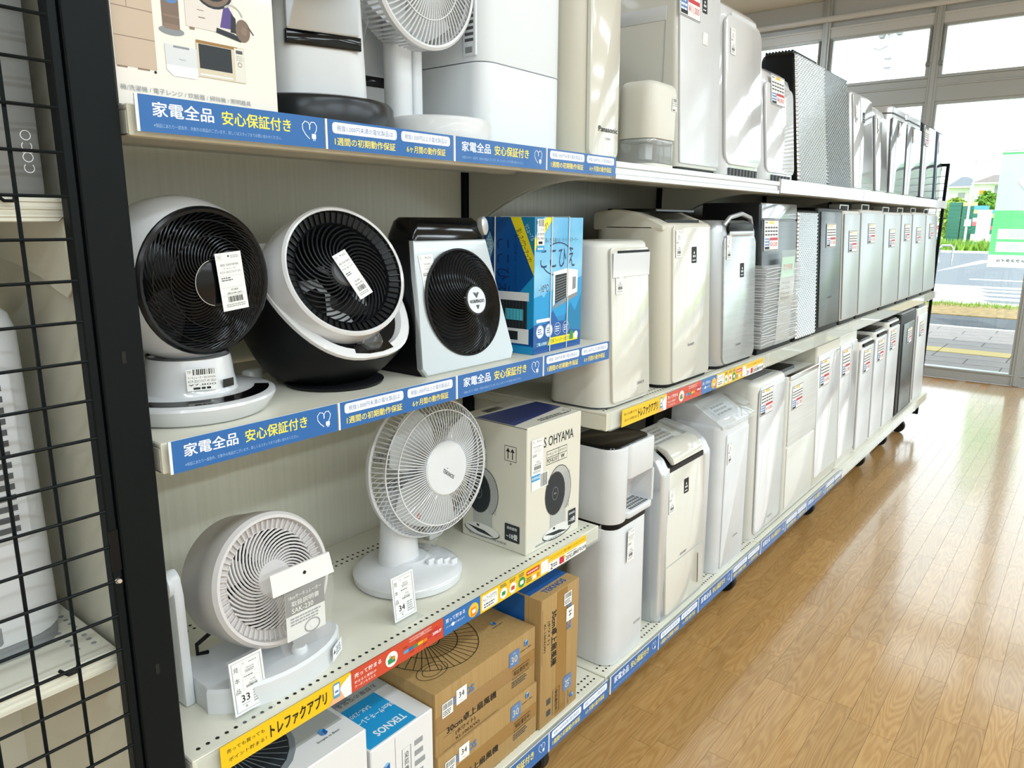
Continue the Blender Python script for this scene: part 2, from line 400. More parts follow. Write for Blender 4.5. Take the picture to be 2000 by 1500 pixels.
for k in range(len(POSTS)-1):
    y0, y1 = POSTS[k]+.032, POSTS[k+1]-.032
    if y1 < -3.5: continue
    wn += 1
    s = MB(); a, b2, t = 2.287, 2.672, .026
    s.box(XW+.005, XW+.045, y0, y0+t, a, b2); s.box(XW+.005, XW+.045, y1-t, y1, a, b2); s.box(XW+.005, XW+.045, y0+t, y1-t, a, a+.022); s.box(XW+.005, XW+.045, y0+t, y1-t, b2-.02, b2)
    so_ = struct(s.build('window_%d' % wn, 'alu', bev=(.0015, 1)), 'hinged fanlight over the shop front')
    MB().box(XW+.02, XW+.026, y0+t, y1-t, a+.022, b2-.02).build('pane', 'glass', so_, smooth=False)
    for yy, sg in ((y0+.012, 1), (y1-.012, -1)):                                  # stay arm with its end screws
        MB().tube([(XW-.004, yy, 2.66), (XW-.004, yy+.004*sg, 2.40)], .007, 8).build('stay_arm', 'alu_dark', so_)
        MB().box(XW-.014, XW+.004, yy-.015, yy+.015, 2.375, 2.405).build('stay_bracket', 'alu_dark', so_, bev=(.003, 1))
    d = MB(); d.box(XW+.008, XW+.05, y0, y0+.018, .088, 2.115); d.box(XW+.008, XW+.05, y1-.018, y1, .088, 2.115); d.box(XW+.008, XW+.05, y0+.018, y1-.018, 2.095, 2.115)
    do = struct(d.build('door_%d' % wn, 'alu', bev=(.0015, 1)), 'tall fixed glazing bay of the shop front')
    MB().box(XW+.026, XW+.032, y0+.018, y1-.018, .088, 2.095).build('pane', 'glass', do, smooth=False)

# ---------------------------------------------------------------- outside
mat('paver', '#8a8583', .8, noise=('#7f7a79', (6, 6, 6), 4))
mat('paver_joint', '#565250', .9)
mat('tactile', '#b5a062', .7)
mat('asphalt', '#54595f', .9, noise=('#454a50', (40, 40, 40), 4))
mat('road', '#6f757c', .9, noise=('#6a7077', (3, 3, 3), 4))
mat('concrete', '#d8d6cf', .85, noise=('#d0cec6', (3, 3, 3), 3))
mat('road_paint', '#eeeeea', .7)
mat('dry_verge', '#9c8458', .95, noise=('#786846', (9, 9, 9), 5))
mat('grass', '#6f9634', .9, noise=('#8bb044', (2, 2, 2), 4))
mat('leaf', '#7d9c38', .8, noise=('#a0b84c', (1.2, 1.2, 1.2), 4))
mat('leaf_dark', '#5c8a34', .8, noise=('#82aa44', (1.2, 1.2, 1.2), 4))
mat('house_wall', '#dcdad4', .85, noise=('#d6d4ce', (.5, .5, .5), 2))
mat('roof_grey', '#6c747c', .7)
mat('roof_brown', '#7a716d', .7)
mat('crate_green', '#2e6f62', .6); mat('crate_cream', '#d2c48c', .6); mat('crate_pink', '#d96a78', .6); mat('crate_blue', '#5aa0c8', .6); mat('crate_white', '#dedede', .6)
mat('banner_green', '#6fd68a', .7); mat('banner_pale', '#c9eed2', .7); mat('banner_white', '#f0f2f0', .7)
mat('pole_grey', '#b9bcc2', .6)
ZG = -.03
def slab(name, m, x0, x1, y0, y1, z1=ZG, label=''):
    return struct(MB().box(x0, x1, y0, y1, ZG-.2, z1).build(name, m, smooth=False), label)
pv = slab('trim_3', 'paver_joint', 6.765, 10.42, -6, 9, ZG-.006, 'grey paved walkway outside the shop front')
pme = MB().box(.004, .296, .004, .596, -.03, 0).build('paver', 'paver', pv, bev=(.004, 1)); pdat = pme.data; bpy.data.objects.remove(pme)
for i in range(12):
    x = 6.78+i*.302
    if i == 5:
        for j in range(14):
            MB().box(x, x+.296, -2.4+j*.6, -2.4+j*.6+.592, ZG-.02, ZG+.003).build('tactile_paver', 'tactile', pv, smooth=False)
        continue
    for j in range(14):
        o = bpy.data.objects.new('paver', pdat); COL.objects.link(o); o.parent = pv; o.location = (x*S, (-2.4+j*.6+(.3 if i % 2 else 0))*S, ZG*S)
slab('trim_4', 'concrete', 10.42, 10.52, -8, 12, ZG+.004, 'pale kerb stones between walkway and asphalt')
slab('trim_5', 'asphalt', 10.52, 11.75, -8, 12, ZG, 'dark asphalt strip beside the walkway')
slab('trim_6', 'dry_verge', 11.75, 13.5, -8, 14, ZG+.012, 'dry grass verge beside the road')
slab('trim_7', 'concrete', 13.5, 17.6, -8, 18, ZG+.004, 'sunlit pale concrete pavement')
road = slab('trim_8', 'road', 17.6, 37.0, -16, 40, ZG, 'grey road across from the shop')
for i, (x0, x1) in enumerate(((14.0, 14.5), (14.95, 15.4), (15.85, 16.3), (16.7, 17.1))):
    y1 = 1.62+i*.12
    mbx = MB().prism([(x0, -3), (x1, -3), (x1, y1-.05), (x0, y1-.25)], ZG, ZG+.006, 'z'); struct(mbx.build('trim_%d' % (40+i), 'road', smooth=False), 'grey band between the stripes of the crossing')
mbx = MB().prism([(22.5, 3.5), (23.3, 3.5), (30.2, 3.4), (30.2, -6), (29.4, -6), (29.4, 3.0)], ZG, ZG+.005, 'z'); struct(mbx.build('trim_9', 'road_paint', smooth=False), 'white painted road edge line')
mbx = MB().box(19.6, 19.85, -4, 2.4, ZG, ZG+.005); struct(mbx.build('trim_10', 'road_paint', smooth=False), 'short white road dash')
slab('trim_11', 'concrete', 37.0, 38.2, -20, 40, ZG+.06, 'pale kerb on the far side of the road')
slab('trim_12', 'grass', 38.2, 75, -30, 60, ZG+.05, 'bright green grass on the far side of the road')
slab('trim_13', 'grass', 75, 300, -120, 200, ZG-.05, 'green ground far behind the crates')
# tufts of grass at the verge and the far kerb
def tufts(name, label, area, n, h, m, seed):
    r_ = random.Random(seed); mb = MB()
    for _ in range(n):
        x = r_.uniform(area[0], area[1]); y = r_.uniform(area[2], area[3]); hh = h*r_.uniform(.4, 1.1); a = r_.uniform(0, 6.28); ww = h*.10
        dx, dy = math.cos(a)*ww, math.sin(a)*ww; bx, by = r_.uniform(-.4, .4)*hh, r_.uniform(-.4, .4)*hh
        mb._add([(x-dx, y-dy, area[4]), (x+dx, y+dy, area[4]), (x+bx, y+by, area[4]+hh)], [(0, 1, 2)])
    tag(mb.build(name, m, smooth=False), label, 'grass', kind='stuff')
tufts('verge_grass', 'thin green grass blades along the dry verge', (12.9, 13.5, .6, 3.5, ZG), 700, .10, 'grass', 1)
tufts('far_grass', 'long bright grass on the bank below the stacked crates', (38.3, 40.6, 2, 9, ZG), 2200, .55, 'grass', 2)
# hedge trees, houses, crates, poles, banner, guard rail
def leafy(name, label, loc, rx, ry, rz_, n, m, seed, leaf=.28):
    t = thing(name, label, 'tree', loc, group='trees behind the crates'); r_ = random.Random(seed); mb = MB()
    for _ in range(n):
        th = r_.uniform(0, 6.283); ph = math.acos(r_.uniform(-1, 1)); k = r_.uniform(.55, 1)**.5
        c = Vector((rx*k*math.sin(ph)*math.cos(th), ry*k*math.sin(ph)*math.sin(th), rz_+rz_*k*math.cos(ph)))
        u = Vector((r_.uniform(-1, 1), r_.uniform(-1, 1), r_.uniform(-1, 1))).normalized()*leaf; q = u.cross(Vector((r_.uniform(-1, 1), r_.uniform(-1, 1), r_.uniform(-1, 1)))).normalized()*leaf*.6
        mb._add([c-u, c+q, c+u, c-q], [(0, 1, 2, 3)])
    mb.build('foliage', m, t, smooth=False, kind='stuff'); MB().tube([(0, 0, 0), (0, 0, rz_)], rx*.08, 6).build('trunk', 'roof_brown', t)
leafy('tree', 'yellow-green tree left of the pole, behind the tall crate stack', (62, 9.0, 0), 1.2, .9, 1.45, 1500, 'leaf', 4)
leafy('tree', 'rounded bright green tree below the orange balcony sign', (66, 7.6, 0), 1.2, .78, 1.75, 1500, 'leaf_dark', 5)
leafy('tree', 'dark green tree beside the green banner', (62, 5.9, 0), 1.2, .62, 1.6, 1200, 'leaf_dark', 6)
def house(label, x, y0, y1, zb, ze, zr, roof, ridge, dep=9):
    t = thing('house', label, 'house', (x, (y0+y1)/2, -.05)); w_ = (y1-y0)/2
    MB().box(0, dep, -w_, w_, 0, ze).build('wall', 'house_wall', t, smooth=False)
    ov = w_*.12; g = MB(); a, b3 = ridge
    v = [(-.5, -w_-ov, ze), (dep+.5, -w_-ov, ze), (dep+.5, w_+ov, ze), (-.5, w_+ov, ze), (dep*.3, a, zr), (dep*.7, a, zr), (dep*.7, b3, zr), (dep*.3, b3, zr)]
    g._add(v, [(0,3,2,1),(4,5,6,7),(0,1,5,4),(1,2,6,5),(2,3,7,6),(3,0,4,7)]); g.build('roof', roof, t, smooth=False)
    MB().box(-.56, dep+.56, -w_-ov, w_+ov, ze-.18, ze).build('eave', 'house_wall', t, smooth=False)
    return t, w_
t, w_ = house('white house with a grey hipped roof behind the utility pole', 120, 15.6, 18.6, 0, 6.15, 7.55, 'roof_grey', (-.2, .5))
f_ = MB().box(-.06, 0, -.55, .25, 4.6, 5.3).build('window', 'alu_dark', t, smooth=False); MB().box(-.09, -.06, -.5, .2, 4.65, 5.25).build('pane', 'print_grey', f_, smooth=False)
t, w_ = house('white house with a brown roof and an orange balcony sign', 118, 12.2, 15.4, 0, 6.5, 7.6, 'roof_brown', (-1.3, -.2))
MB().box(-.7, 0, -.35, 1.25, 4.4, 5.6).build('balcony', 'ivory', t, smooth=False)
MB().box(-.76, -.7, .2, .75, 4.9, 5.5).build('orange_sign', 'app_orange', t, smooth=False)
f_ = MB().box(-.06, 0, -1.2, -.85, 4.2, 6.1).build('window', 'alu_dark', t, smooth=False); MB().box(-.09, -.06, -1.15, -.9, 4.3, 6.0).build('pane', 'print_grey', f_, smooth=False)
MB().box(-.3, 0, -.2, 1.2, 3.5, 4.2).build('window', 'alu_dark', t, smooth=False)
def crate_mesh(m):
    mb = MB(); mb.box(-.3, .3, -.3, .3, 0, .03)
    for a in (-.3, .27): mb.box(a, a+.03, -.3, .3, .03, .17); mb.box(-.3, .3, a, a+.03, .03, .17)
    return mb
cdat = {}
for c_ in ('crate_green', 'crate_cream', 'crate_pink', 'crate_blue', 'crate_white'):
    o = crate_mesh(c_).build('crate', c_, None, smooth=False); cdat[c_] = o.data; bpy.data.objects.remove(o)
STK = [(49.0, 7.10, ['crate_green']*11, 'green crate in the tall stack left of the pole', 'green crates in the tall stack'),
       (49.0, 6.42, ['crate_green']*10+['crate_cream'], 'crate in the stack right behind the pole', 'crates in the stack behind the pole'),
       (47.5, 5.68, ['crate_blue', 'crate_white', 'crate_white', 'crate_green', 'crate_green', 'crate_pink', 'crate_white', 'crate_green', 'crate_cream', 'crate_blue'], 'mixed coloured crate in the stack behind the white signboard', 'crates behind the signboard'),
       (47.5, 4.98, ['crate_blue', 'crate_white', 'crate_white', 'crate_green', 'crate_pink', 'crate_green', 'crate_green', 'crate_cream', 'crate_blue'], 'mixed coloured crate in the stack nearest the green banner', 'crates nearest the banner'),
       (48.0, 7.9, ['crate_blue', 'crate_blue', 'crate_white', 'crate_white', 'crate_pink', 'crate_white'], 'crate in the low stack by the black shelf post', 'crates by the shelf post')]
ORD = ['lowest', 'second lowest', 'third lowest', 'fourth lowest', 'fifth lowest', 'sixth lowest', 'seventh lowest', 'eighth lowest', 'ninth lowest', 'tenth lowest', 'eleventh lowest']
for x, y, lst, lb, gp in STK:
    for i, c_ in enumerate(lst):
        o = bpy.data.objects.new('crate', cdat[c_]); COL.objects.link(o); o.location = (x*S, y*S, (ZG+.05+i*.212)*S); o.scale = (1, 1.04, 1.18); tag(o, ORD[i]+' '+lb, 'crate', gp)
t = thing('utility_pole', 'tall thin white utility pole standing among the crates', 'pole', (42, 5.55, ZG))
MB().tube([(0, 0, 0), (0, 0, 2.2), (0, .02, 3.0)], [.055, .05, .045], 8).build('shaft', 'crate_white', t); MB().box(-.08, .08, -.16, .1, 1.1, 1.42).build('meter_box', 'crate_white', t, smooth=False)
t = thing('aerial_mast', 'thin grey mast rising between the two houses', 'mast', (90, 11.8, 0))
MB().tube([(0, 0, 0), (0, 0, 7.2), (0, 0, 9.0)], [.10, .08, .03], 6).build('shaft', 'pole_grey', t); MB().tube([(0, 0, 7.3), (0, 0, 7.9)], .14, 6).build('antenna', 'pole_grey', t)
t = thing('signboard', 'blank white signboard on a post in front of the crates', 'sign', (41, 4.75, ZG))
MB().box(-.03, .03, -.28, .28, .55, 1.85).build('board', 'crate_white', t, smooth=False); MB().box(-.03, .03, -.07, .07, 0, .55).build('post', 'crate_white', t, smooth=False)
t = thing('guard_rail', 'bent steel pipe guard rail at the road edge', 'guard rail', (26, 3.78, ZG))
MB().tube([(0, .28, 0), (0, .28, .5), (0, .22, .58), (0, -.02, .58), (0, -.08, .5), (0, -.08, 0)], .03, 8).build('pipe', 'chrome', t)
# street light with its dish seen through the fanlight
t = thing('street_light', 'pale grey street mast with a round dish and lamp cluster above the window', 'mast', (15, 3.52, ZG))
MB().tube([(0, 0, 0), (0, 0, 4.35), (0, -.03, 4.8)], [.055, .035, .03], 8).build('shaft', 'pole_grey', t)
dm = MB(); dm.lathe([(.001, 0), (.07, .012), (.11, .04), (.115, .046), (.105, .05)], 20); dm.xf(Matrix.Translation((0, .34, 4.30)) @ Matrix.Rotation(R(-72), 4, 'Y') @ Matrix.Rotation(R(20), 4, 'X')); dm.build('dish', 'pole_grey', t)
MB().tube([(0, 0, 4.28), (0, .16, 4.22), (0, .30, 4.28)], .022, 6).build('arm', 'pole_grey', t)
for k, (a, b4) in enumerate(((-.14, 4.52), (.02, 4.55), (.14, 4.50))):
    MB().prism([(a-.06, b4-.02), (a+.06, b4-.02), (a+.03, b4-.1), (a-.03, b4-.1)], -.07, .07, 'x').build('lamp_head', 'grey_plastic', t, smooth=False)
for z_ in (3.9, 4.05): MB().box(-.05, .05, -.06, .06, z_, z_+.03).build('clamp', 'pole_grey', t, smooth=False)
# green shop banner seen from behind
t = thing('banner', 'pale green shop banner with mirrored white lettering outside the window', 'banner', (10.0, .80, ZG))
MB().box(0, .006, -.27, .27, .76, 2.0).build('cloth', 'banner_pale', t, smooth=False)
sh = Sheet((0, .27, .76), (0, -1, 0), (0, 0, 1), base=.001, step=.0002)
sh.rect(0, .14, .54, .62, 'banner_green'); sh.rect(0, 1.22, .54, 1.24, 'banner_green'); sh.rect(0, 0, .54, .13, 'banner_white')
sh.rect(.06, .17, .52, .28, 'banner_white').rect(.06, .31, .52, .42, 'banner_white')
sh.text('販売', .31, .225, .075, 'banner_pale', w=.30, mirror=True, bold=.02); sh.text('買取', .31, .365, .075, 'banner_pale', w=.30, mirror=True, bold=.02)
sh.text('トレファクスタイル', .28, .075, .032, 'ink_soft', w=.40, mirror=True, bold=.02)
sh.text('ク', .36, .58, .2, 'banner_white', mirror=True, bold=.03); sh.text('ァ', .30, .85, .2, 'banner_white', mirror=True, bold=.03); sh.text('フ', .32, 1.08, .2, 'banner_white', mirror=True, bold=.03)
sh.build('banner_print', t)
MB().tube([(-.01, -.29, 0), (-.01, -.29, 2.1)], .012, 8).build('pole', 'crate_white', t); MB().tube([(-.01, -.29, 2.03), (-.01, .27, 2.02)], .009, 8).build('cross_bar', 'crate_white', t)
MB().box(-.16, .16, -.45, -.13, 0, .10).build('base', 'crate_white', t, bev=(.02, 2))

# ================================================================ GONDOLA SHELVING
BX = [.357+.9*k for k in range(6)]          # bay boundaries
YB = 1.115                                    # front of the uprights
ZT, ZM, ZL, ZB, Z2 = 1.318, .975, .585, .237, .828
# black slotted uprights and the cream back panels
for k in range(6):
    x = BX[k]; t = thing('shelf_upright', ['black slotted upright hidden behind the wide black post', 'black slotted upright between the blue carton and the cream purifiers', 'black slotted upright behind the grey wrapped purifier', 'black slotted upright behind the row of silver purifiers', 'black slotted upright near the far end of the shelving', 'black slotted upright at the far end by the window'][k], 'upright', (x, YB, .10))
    MB().box(-.016, .016, 0, .035, 0, 1.62).build('post', 'post_black', t, bev=(.002, 1))
    sl = MB()
    for i in range(34):
        for a in (-.007, .004): sl.box(a, a+.003, -.0006, .002, .20+i*.04, .222+i*.04)
    sl.build('slot', 'hole', t, smooth=False, kind='stuff')
    MB().box(-.016, .016, -.18, 0, .0, .03).build('foot', 'post_black', t, bev=(.002, 1))
PLAB = ['cream corrugated back panel behind the round fans', 'dull grey back panel behind the blue carton and cream purifiers', 'dark back panel behind the wrapped purifier', 'dark back panel behind the silver purifiers', 'dark back panel of the end bay by the window']
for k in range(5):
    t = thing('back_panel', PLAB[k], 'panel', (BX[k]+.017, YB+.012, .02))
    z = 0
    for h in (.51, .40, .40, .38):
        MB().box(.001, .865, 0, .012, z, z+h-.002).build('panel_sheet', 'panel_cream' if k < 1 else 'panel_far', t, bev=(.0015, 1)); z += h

def bracket_poly(y0, y1, zs, drop):
    """side outline of a shelf arm: deep at the upright, sweeping up to the front"""
    pts = [(y1, zs), (y1, zs-drop)]
    for i in range(1, 11):
        s_ = i/10; y = y1+(y0-y1)*s_; z = zs-drop+(drop-.022)*(1-(1-s_)**2.2)
        pts.append((y, z))
    pts.append((y0, zs)); return pts
def holes(parent, x0, x1, ys, zs, pitch=.0125, r=.0027):
    mb = MB()
    for row, y in enumerate(ys):
        n = int((x1-x0)/pitch)
        for i in range(n):
            x = x0+(i+.5)*pitch
            mb._add([(x+r*math.cos(2*math.pi*k/8), y+r*math.sin(2*math.pi*k/8), zs+.0004) for k in range(8)], [tuple(range(8))])
    mb.build('perforation', 'hole', parent, smooth=False, kind='stuff')
def shelf(label, k, zs, yf, rail='clear', lip=.034, arms=True, hole_rows=(), xoff=0):
    x0, x1 = BX[k]+.002, BX[k+1]-.002
    t = thing('shelf', label, 'shelf', (x0, yf, zs), group='steel shelves of the gondola'); w_ = x1-x0; D = YB-yf-.002
    MB().box(0, w_, .002, D, -.006, 0).build('board', 'shelf_cream', t, bev=(.0015, 1))
    lp = MB(); lp.prism([(0, 0), (0, -lip), (.018, -lip), (.018, -lip+.003), (.004, -lip+.003), (.004, -.006), (.004, 0)], 0, w_, 'x'); lp.build('front_lip', 'shelf_cream', t, bev=(.001, 1))
    for a in (0, w_-.003): MB().prism([(.004, -.006), (.004, -lip), (.06, -lip), (.085, -.022), (D, -.022), (D, -.006)], a, a+.003, 'x').build('end_flange', 'shelf_cream', t, bev=(.0008, 1))
    for y in (.10, .21): MB().prism([(y, -.006), (y+.012, -.017), (y+.05, -.017), (y+.062, -.006)], .01, w_-.01, 'x').build('stiffener', 'shelf_cream', t, bev=(.001, 1))
    if arms:
        for a in (.004, w_-.008):
            MB().prism(bracket_poly(.05, D, -.007, .125), a, a+.004, 'x').build('bracket', 'shelf_cream', t, bev=(.0008, 1))
    if hole_rows: holes(t, .01, w_-.01, hole_rows, 0)
    if rail == 'clear':
        r_ = MB(); r_.prism([(-.002, -lip+.001), (-.007, -lip+.001), (-.0085, -lip+.004), (-.0085, .004), (-.0075, .004), (-.0075, -lip+.004), (-.002, -lip+.003)], .003, w_-.003, 'x'); r_.build('price_rail', 'rail_plastic', t, smooth=False)
    elif rail == 'white':
        r_ = MB(); r_.prism([(-.002, -lip), (-.010, -lip+.002), (-.010, .010), (-.002, .012)], .001, w_-.001, 'x'); r_.build('price_rail', 'white_gloss', t, smooth=False)
    elif rail == 'ridged':
        r_ = MB(); r_.prism([(-.001, -lip), (-.008, -lip), (-.008, -lip+.008), (-.004, -lip+.010), (-.004, -.010), (-.008, -.008), (-.008, .002), (-.001, .002)], .002, w_-.002, 'x'); r_.build('price_rail', 'silver_light', t, smooth=False)
    return t
YF, YFB = .7600, .732
shelf('cream top shelf carrying the poster, two fans and the white tower', 0, ZT, YF, 'clear', .030)
shelf('cream top shelf with a grimy ridged rail below the glossy white purifiers', 1, ZT, YF, 'ridged', .030)
shelf('top shelf with a white rail below the silver embossed purifiers', 2, ZT, YF, 'white', .030)
shelf('top shelf with a white rail below the narrow silver purifiers', 3, ZT, YF, 'white', .030)
shelf('top shelf with a white rail at the far end by the window', 4, ZT, YF, 'white', .030)
shelf('cream shelf at middle height carrying the black and white fans', 0, ZM, YF, 'clear', .034)
shelf('cream perforated shelf carrying the white circulator and desk fan', 0, ZL, YF, 'clear', .030, hole_rows=(.016, .275, .288))
shelf('cream middle shelf carrying the two cream purifiers', 1, Z2, .752, 'clear', .038, hole_rows=(.018, .034))
shelf('middle shelf carrying the film-wrapped and embossed purifiers', 2, Z2, .752, 'clear', .038)
shelf('middle shelf carrying the narrow silver purifiers', 3, Z2, .752, 'clear', .038)
shelf('middle shelf at the far end below the last silver purifiers', 4, Z2, .752, 'clear', .038)
BL = ['cream bottom shelf carrying the stacked fan cartons', 'cream bottom shelf carrying the white tower and two dehumidifiers', 'bottom shelf carrying the flat fronted white purifiers', 'bottom shelf carrying the row of narrow white purifiers', 'bottom shelf at the far end carrying the dark grey purifier']
for k in range(5): shelf(BL[k], k, ZB, YFB, 'clear', .046, arms=False, hole_rows=(.016, .032) if k < 3 else ())
# castors under the base
for i, (x, y) in enumerate([(BX[1]-.09, .86), (BX[1]+.98, .86), (BX[2]+.93, .86), (BX[4]-.05, .86), (BX[4]+.42, .86), (BX[5]-.12, .84)]):
    t = thing('castor', ['black swivel castor below the upright fan carton', 'black swivel castor below the lidded dehumidifier', 'black swivel castor below the narrow white purifiers', 'black swivel castor in the deep shade below the far bays', 'black swivel castor below the dark grey purifier', 'black swivel castor nearest the window'][i], 'castor', (x, y, 0))
    wm = MB(); wm.lathe([(.012, -.014), (.036, -.014), (.040, -.009), (.040, .009), (.036, .014), (.012, .014)], 24); wm.xf(Matrix.Translation((0, 0, .040)) @ Matrix.Rotation(R(90), 4, 'Y')); wm.build('wheel', 'caster_black', t)
    fk = MB()
    for a in (-.020, .016): fk.prism([(-.012, .03), (.012, .03), (.022, .085), (-.022, .085)], a, a+.004, 'x')
    fk.box(-.02, .02, -.022, .022, .085, .092); fk.tube([(0, 0, .09), (0, 0, .185)], .010, 8); fk.build('fork', 'caster_black', t)
# black end frame by the window
t = thing('wire_screen', 'black wire screen closing the shelving beside the window', 'wire screen', (4.885, .765, .09))
fm = MB()
fm.box(-.008, .008, 0, .016, 0, 1.445); fm.box(-.008, .008, .33, .346, 0, 1.445); fm.box(-.008, .008, .016, .33, 1.429, 1.445); fm.box(-.008, .008, .016, .33, 0, .016)
fm.build('frame', 'post_black', t, bev=(.002, 1))
for i in range(8): MB().tube([(0, .04+i*.039, .016), (0, .04+i*.039, 1.43)], .0018, 5).build('wire', 'post_black', t)
for i in range(35): MB().tube([(.003, .01, .05+i*.039), (.003, .335, .05+i*.039)], .0018, 5).build('wire', 'post_black', t)

# ---------------------------------------------------------------- shelf-edge cards
SGN = {}
def heart(sh, u, v, s_):
    pts = []
    for i in range(19):
        a = R(-62+i*14.8); pts.append((u-.26*s_+.26*s_*math.cos(a), v+.10*s_+.26*s_*math.sin(a)*1.05))
    L_ = [(u, v-.02*s_), (u+.03*s_, v+.12*s_), (u-.06*s_, v+.34*s_), (u-.28*s_, v+.40*s_), (u-.46*s_, v+.22*s_), (u-.44*s_, v-.05*s_), (u-.26*s_, v-.30*s_), (u-.02*s_, v-.50*s_)]
    R_ = [(u, v-.02*s_), (u+.0*s_, v+.20*s_), (u+.12*s_, v+.38*s_), (u+.34*s_, v+.38*s_), (u+.47*s_, v+.18*s_), (u+.42*s_, v-.06*s_), (u+.32*s_, v-.20*s_)]
    sh.line(L_, .045*s_, 'sign_white'); sh.line(R_, .045*s_, 'sign_white')
    sh.rr(u+.12*s_, v-.48*s_, u+.40*s_, v-.22*s_, .05*s_, 'sign_white'); sh.rect(u+.20*s_, v-.58*s_, u+.24*s_, v-.48*s_, 'sign_white'); sh.rect(u+.30*s_, v-.58*s_, u+.34*s_, v-.48*s_, 'sign_white')
def sign_a(parent, w_, h_):
    sh = Sheet((0, -.0011, 0), base=.0002)
    sh.rect(0, 0, w_, h_, 'blue_sign'); sh.rect(0, 0, .003, h_, 'sign_white')
    sh.text('家電全品', .0165, h_*.64, h_*.40, 'sign_white', w=.064, align='l', bold=.018)
    sh.text('安心保証付き', .0900, h_*.62, h_*.40, 'sign_yellow', w=.085, align='l', bold=.018)
    sh.text('※保証にあたり一部条件、対象外の商品がございます。詳しくはスタッフまでお問い合わせください。', .0165, h_*.20, h_*.115, 'sign_pale', w=.145, align='l', bold=.002)
    heart(sh, .2005, h_*.58, .0215)
    return sh.build('card_print', parent)
def sign_b(parent, w_, h_):
    sh = Sheet((0, -.0011, 0), base=.0002)
    sh.rect(0, 0, w_, h_, 'blue_sign'); sh.rect(0, 0, .0025, h_, 'sign_white')
    sh.rr(.010, h_*.55, .114, h_*.92, .004, 'sign_white'); sh.text('税抜1,000円未満の電化製品は', .062, h_*.73, h_*.20, 'blue_sign', w=.090, bold=.006)
    sh.text('1週間の初期動作保証', .062, h_*.29, h_*.27, 'sign_yellow', w=.098, bold=.012)
    sh.rr(.122, h_*.55, .215, h_*.92, .004, 'sign_white'); sh.text('税抜1,000円以上の電化製品は', .1685, h_*.73, h_*.20, 'blue_sign', w=.080, bold=.006)
    sh.text('6ヶ月間の動作保証', .1685, h_*.29, h_*.27, 'sign_yellow', w=.074, bold=.012)
    return sh.build('card_print', parent)
def sign(kind, x, y, zb, label, w_=.2215, h_=.0355, tilt=0):
    t = thing('shelf_card', label, 'shelf card', (x, y, zb), group='blue warranty cards on the shelf edges')
    t.rotation_euler = (R(tilt), 0, 0)
    key = (kind, round(h_, 4))
    if key in SGN:
        for src in SGN[key]:
            c = src.copy(); COL.objects.link(c); c.parent = t
    else:
        a = MB().box(0, w_, -.001, .0005, 0, h_).build('card', 'sign_white', t, smooth=False)
        SGN[key] = [a, (sign_a if kind == 'a' else sign_b)(t, w_, h_)]
    return t
TOPN = ['top shelf edge under the poster', 'top shelf edge under the dark grey fan base', 'top shelf edge under the white tower', 'top shelf edge under the cream humidifier']
MIDN = ['middle shelf edge under the ball fan', 'middle shelf edge under the cradle fan', 'middle shelf edge under the silver heater fan', 'middle shelf edge under the blue carton']
for i in range(4):
    k = 'ab'[i % 2]; tx = 'blue heart card on the ' if k == 'a' else 'blue two-caption card on the '
    x = .3615+.2235*i
    sign(k, x, YF-.0100, ZT-.0265, tx+TOPN[i], h_=.0345)
    sign(k, x, YF-.0100, ZM-.0325, tx+MIDN[i], h_=.0360, tilt=0)
BN = [['bottom edge hidden below the white cartons', 'bottom edge below the white and blue carton', 'bottom edge below the two stacked fan cartons', 'bottom edge below the upright fan carton'],
      ['bottom edge in front of the tall white tower', 'bottom edge in front of the cream dehumidifier', 'bottom edge right of the cream dehumidifier', 'bottom edge in front of the lidded dehumidifier'],
      ['bottom edge in front of the flat fronted purifier', 'bottom edge right of the flat fronted purifier', 'bottom edge in front of the two-panel purifier', 'bottom edge right of the two-panel purifier']]
for b_ in range(3):
    for i in range(4):
        k = 'ab'[i % 2]; tx = 'blue heart card on the ' if k == 'a' else 'blue two-caption card on the '
        sign(k, BX[b_]+.0045+.2235*i, YFB-.0100, ZB-.0400, tx+BN[b_][i], h_=.0420)

